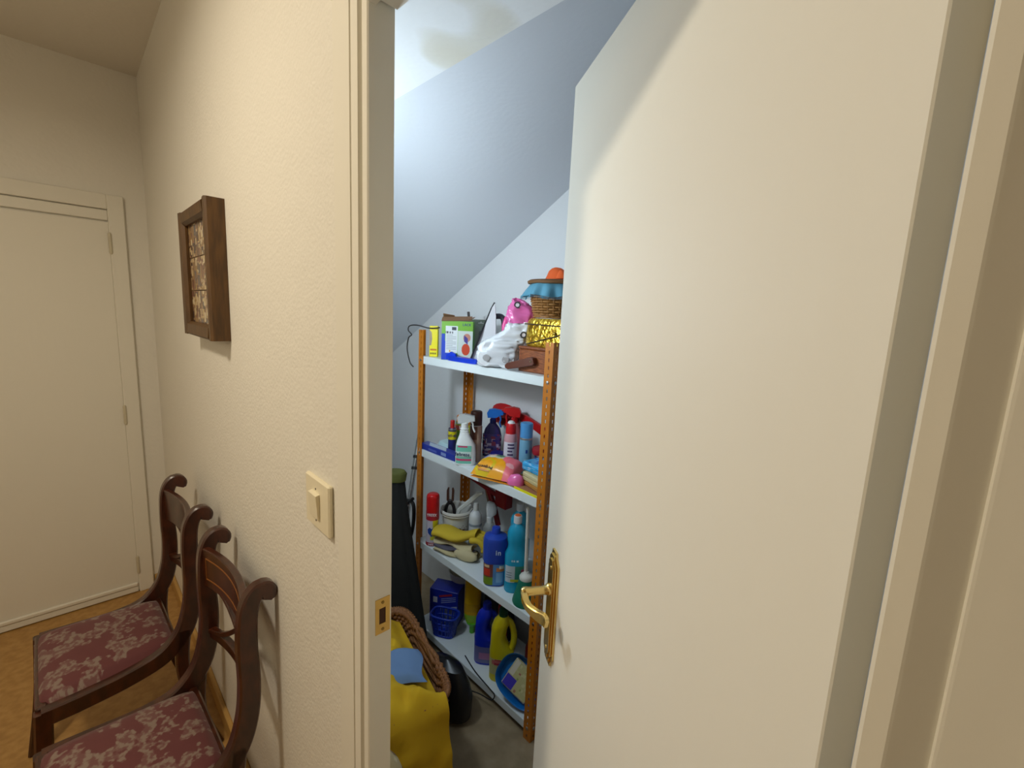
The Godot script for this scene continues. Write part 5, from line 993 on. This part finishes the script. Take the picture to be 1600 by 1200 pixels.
func floor_things() -> void:
	# vacuum tube leaning in the corner
	var t := thing("vacuum_tube", "chrome vacuum cleaner tube leaning on the cupboard wall", "vacuum tube", Vector3(-1.93, 0, -0.80), 0.0)
	part("tube", B.new().tube([Vector3(0, 0, 0), Vector3(-0.10, 0.45, -0.14), Vector3(-0.21, 0.95, -0.30)], 0.014, 14), mat(col(190, 194, 198), 0.2, 1.0), t)
	for q in [0.72, 0.78]: part("clip", B.new().lathe([[0.019, -0.008], [0.019, 0.008]], 14, Transform3D(Basis.from_euler(Vector3(-0.29, 0, 0.22)), Vector3(-0.21 * q / 0.95, q, -0.30 * q / 0.95))), mat(col(30, 30, 32), 0.5), t)
	# black strap hooked on the shelving
	t = thing("strap", "black plastic hook and strap hanging beside the orange post", "strap", Vector3(-1.80, 0.0, -0.815), 0.0)
	part("strap", B.new().tube(curve([Vector3(-0.09, 0.665, 0.0), Vector3(-0.03, 0.672, 0.0), Vector3(0.02, 0.680, 0.0), Vector3(0.045, 0.655, 0.004), Vector3(0.045, 0.58, 0.006), Vector3(0.02, 0.50, 0.006), Vector3(-0.03, 0.46, 0.004)], 5), 0.009, 8), mat(col(26, 26, 28), 0.5), t)
	part("strap", B.new().tube(curve([Vector3(0.03, 0.70, 0.0), Vector3(-0.02, 0.655, 0.004), Vector3(-0.045, 0.60, 0.006), Vector3(-0.03, 0.52, 0.006)], 5), 0.008, 8), mat(col(26, 26, 28), 0.5), t)
	# dark garment bag
	t = thing("garment_bag", "long black cloth bag with an olive lined top standing behind the laundry hamper", "bag", Vector3(-1.615, 0.0, -0.685), 40.0)
	var rows: Array = []
	for i in 21:
		var r := PackedVector3Array(); var f := i / 20.0
		for j in 40:
			var a := TAU * j / 40
			var rr := lerpf(0.118, 0.036, pow(smoothstep(-0.15, 1.1, f), 1.1)) * (1.0 + 0.06 * sin(a * 5.0 + f * 2.0) + 0.03 * sin(a * 9.0 - f * 3.0))
			r.append(Vector3(cos(a) * rr - 0.055 * f, 0.90 * f, sin(a) * rr * 0.72))
		rows.append(r)
	part("bag", B.new().surf(rows, true, Vector3(0, 0.45, 0)), mat(col(26, 26, 24), 0.85), t)
	part("lining", B.new().loft([[0.868, 0.046, 0.034, 2.0, -0.053], [0.900, 0.048, 0.035, 2.0, -0.050], [0.912, 0.042, 0.030, 2.0, -0.052], [0.880, 0.024, 0.016, 2.0, -0.055]], 24), mat(col(88, 90, 34), 0.7), t, "olive lining folded over the top")
	# laundry hamper, a rounded oblong of woven willow
	t = thing("laundry_hamper", "oblong brown wicker laundry hamper on the cupboard floor", "hamper", Vector3(HC.x, 0, HC.y), HAMPER_TURN)
	var hm := wood([[0.2, col(104, 62, 30)], [0.5, col(134, 84, 44)], [0.8, col(158, 106, 58)]], 71, 0.6, Vector3(12, 60, 12))
	var wv := B.new(); var fn := RandomNumberGenerator.new(); fn.seed = 3
	for i in 27:
		var yy := 0.012 + i * 0.0150; var pts: Array = []; var grow := 0.90 + 0.10 * yy / 0.42
		for j in 121:
			var a := TAU * (j % 120) / 120; var o := 0.004 * cos(a * 30.0 + (PI if i % 2 else 0.0)) + fn.randf_range(-0.0012, 0.0012)
			pts.append(Vector3((HX * grow + o) * signf(cos(a)) * pow(absf(cos(a)), 0.36), yy + fn.randf_range(-0.0015, 0.0015), (HZ * grow + o) * signf(sin(a)) * pow(absf(sin(a)), 0.36)))
		wv.tube(pts, 0.0072, 6, false)
	part("weave", wv, hm, t)
	var rim: Array = []; var rim2: Array = []
	for j in 161:
		var a := TAU * (j % 160) / 160; var c1 := Vector3((HX + 0.002) * signf(cos(a)) * pow(absf(cos(a)), 0.36), 0.412, (HZ + 0.002) * signf(sin(a)) * pow(absf(sin(a)), 0.36))
		rim.append(c1 + Vector3(cos(a), 1.0, sin(a)) * 0.006 * sin(a * 40.0)); rim2.append(c1 - Vector3(cos(a), 1.0, sin(a)) * 0.006 * sin(a * 40.0))
	part("rim", B.new().tube(rim, 0.0085, 7, false).tube(rim2, 0.0085, 7, false), hm, t)
	part("base", B.new().loft([[0.002, HX * 0.9, HZ * 0.9, 5.5], [0.012, HX * 0.9, HZ * 0.9, 5.5]], 40), hm, t)
	t = thing("black_sack_or_gap_fill", "black plastic sack standing between the laundry hamper and the shelves", "bag", Vector3(-1.255, 0, -0.672), 10.0)
	part("sack", B.new().loft([[0.0, 0.07, 0.045, 2.2], [0.02, 0.098, 0.058, 2.2], [0.10, 0.104, 0.062, 2.2], [0.16, 0.10, 0.055, 2.0, -0.01], [0.21, 0.08, 0.038, 2.0, -0.02], [0.232, 0.01, 0.01, 2.0, -0.02]], 28), mat(col(22, 22, 24), 0.35), t)
	yellow_cloth()
	t = thing("blue_cloth", "faded blue cloth lying on the yellow cloth in the laundry hamper", "cloth", Vector3(-1.165, 0.434, -0.332), -20.0)
	var bc: Array = []
	for i in 11:
		var r := PackedVector3Array(); var f := i / 10.0 * 2.0 - 1.0
		for j in 13:
			var g := j / 12.0 * 2.0 - 1.0; var e := clampf((1.0 - pow(absf(f), 4.0)) * (1.0 - pow(absf(g), 4.0)), 0, 1)
			r.append(Vector3(g * 0.075 + 0.012 * sin(f * 4.0), 0.001 + 0.022 * sqrt(e) + 0.005 * sin(g * 5.0 + f * 3.0) * e, f * 0.12 + 0.010 * sin(g * 3.0)))
		bc.append(r)
	part("cloth", B.new().surf(bc, false, Vector3(0, -0.2, 0)), mat(col(108, 138, 178), 0.9), t)
	t = thing("cushion", "cream and brown printed cushion standing beside the laundry hamper", "cushion", Vector3(-0.862, 0.0, -0.135), 30.0)
	var tm := Image.create(64, 64, false, Image.FORMAT_RGB8); tm.fill(col(186, 168, 128))
	for q in 90: tm.fill_rect(Rect2i(rng.randi_range(0, 62), rng.randi_range(8, 54), rng.randi_range(2, 8), rng.randi_range(2, 9)), [col(84, 58, 36), col(130, 100, 64), col(206, 190, 150), col(60, 44, 32)][rng.randi_range(0, 3)])
	part("cushion", B.new().loft([[0.0, 0.07, 0.035, 2.4], [0.02, 0.095, 0.05, 2.4], [0.25, 0.105, 0.06, 2.4], [0.45, 0.095, 0.05, 2.2], [0.52, 0.065, 0.035, 2.0], [0.55, 0.02, 0.012, 2.0]], 28), printed(tm, 0.9), t)

const HC := Vector2(-1.2375, -0.372)
const HAMPER_TURN := -13.2
const HX := 0.245
const HZ := 0.150
func yellow_cloth() -> void:
	var t := thing("yellow_cloth", "mustard yellow cloth heaped in the laundry hamper and hanging to the floor", "cloth", Vector3(HC.x, 0, HC.y), HAMPER_TURN)
	var rows: Array = []; var nu := 64; var nv := 56
	var fn := FastNoiseLite.new(); fn.seed = 12; fn.frequency = 5.0; fn.fractal_octaves = 2
	var rad := 0.055
	for i in nv + 1:
		var r := PackedVector3Array()
		for j in nu + 1:
			var u := lerpf(-HX + 0.02, HX + 0.46, float(j) / nu); var v := lerpf(-HZ + 0.030, HZ + 0.44, float(i) / nv)
			var lx := HX + 0.030; var lz := HZ + 0.030
			var e := Vector2(maxf(u - lx + rad, 0.0), maxf(v - lz + rad, 0.0))
			var len := e.length(); var d := e / len if len > 0.0001 else Vector2.ZERO
			var a := minf(len / rad, PI / 2.0); var drop := rad * (1.0 - cos(a)) + maxf(len - rad * PI / 2.0, 0.0)
			var back := smoothstep(-HZ + 0.03, -HZ + 0.13, v); var heap := back * (1.0 - smoothstep(0.0, rad, len))
			var fold := 0.030 * (sin((u - v) * 21.0 + 2.4 * sin(u * 8.0 + v * 5.0)) * 0.65 + fn.get_noise_2d(u * 1.3, v * 1.3) * 1.3) + 0.028
			var hang := smoothstep(0.03, 0.20, drop)
			var px := minf(u, lx - rad) + d.x * (rad * sin(a) + fold * hang); var pz := minf(v, lz - rad) + d.y * (rad * sin(a) + fold * hang)
			var yy := 0.436 - drop - 0.065 * (1.0 - back) * (1.0 - smoothstep(0.84, 1.0, (u + HX) / (2.0 * HX))) + heap * (0.018 + 0.045 * fn.get_noise_2d(u * 1.6 + 3.0, v * 1.6))
			if yy < 0.004:   # what reaches the floor spreads over it
				var over := 0.004 - yy; yy = 0.004 + 0.003 * (1.0 + sin(u * 40.0 + v * 31.0)); px += d.x * over * 0.4; pz += d.y * over * 0.4
			r.append(Vector3(px, yy, pz))
		rows.append(r)
	var m := mat(col(214, 168, 18), 0.9)
	part("cloth", B.new().surf(rows, false, Vector3(0, -0.5, -0.2)), m, t)
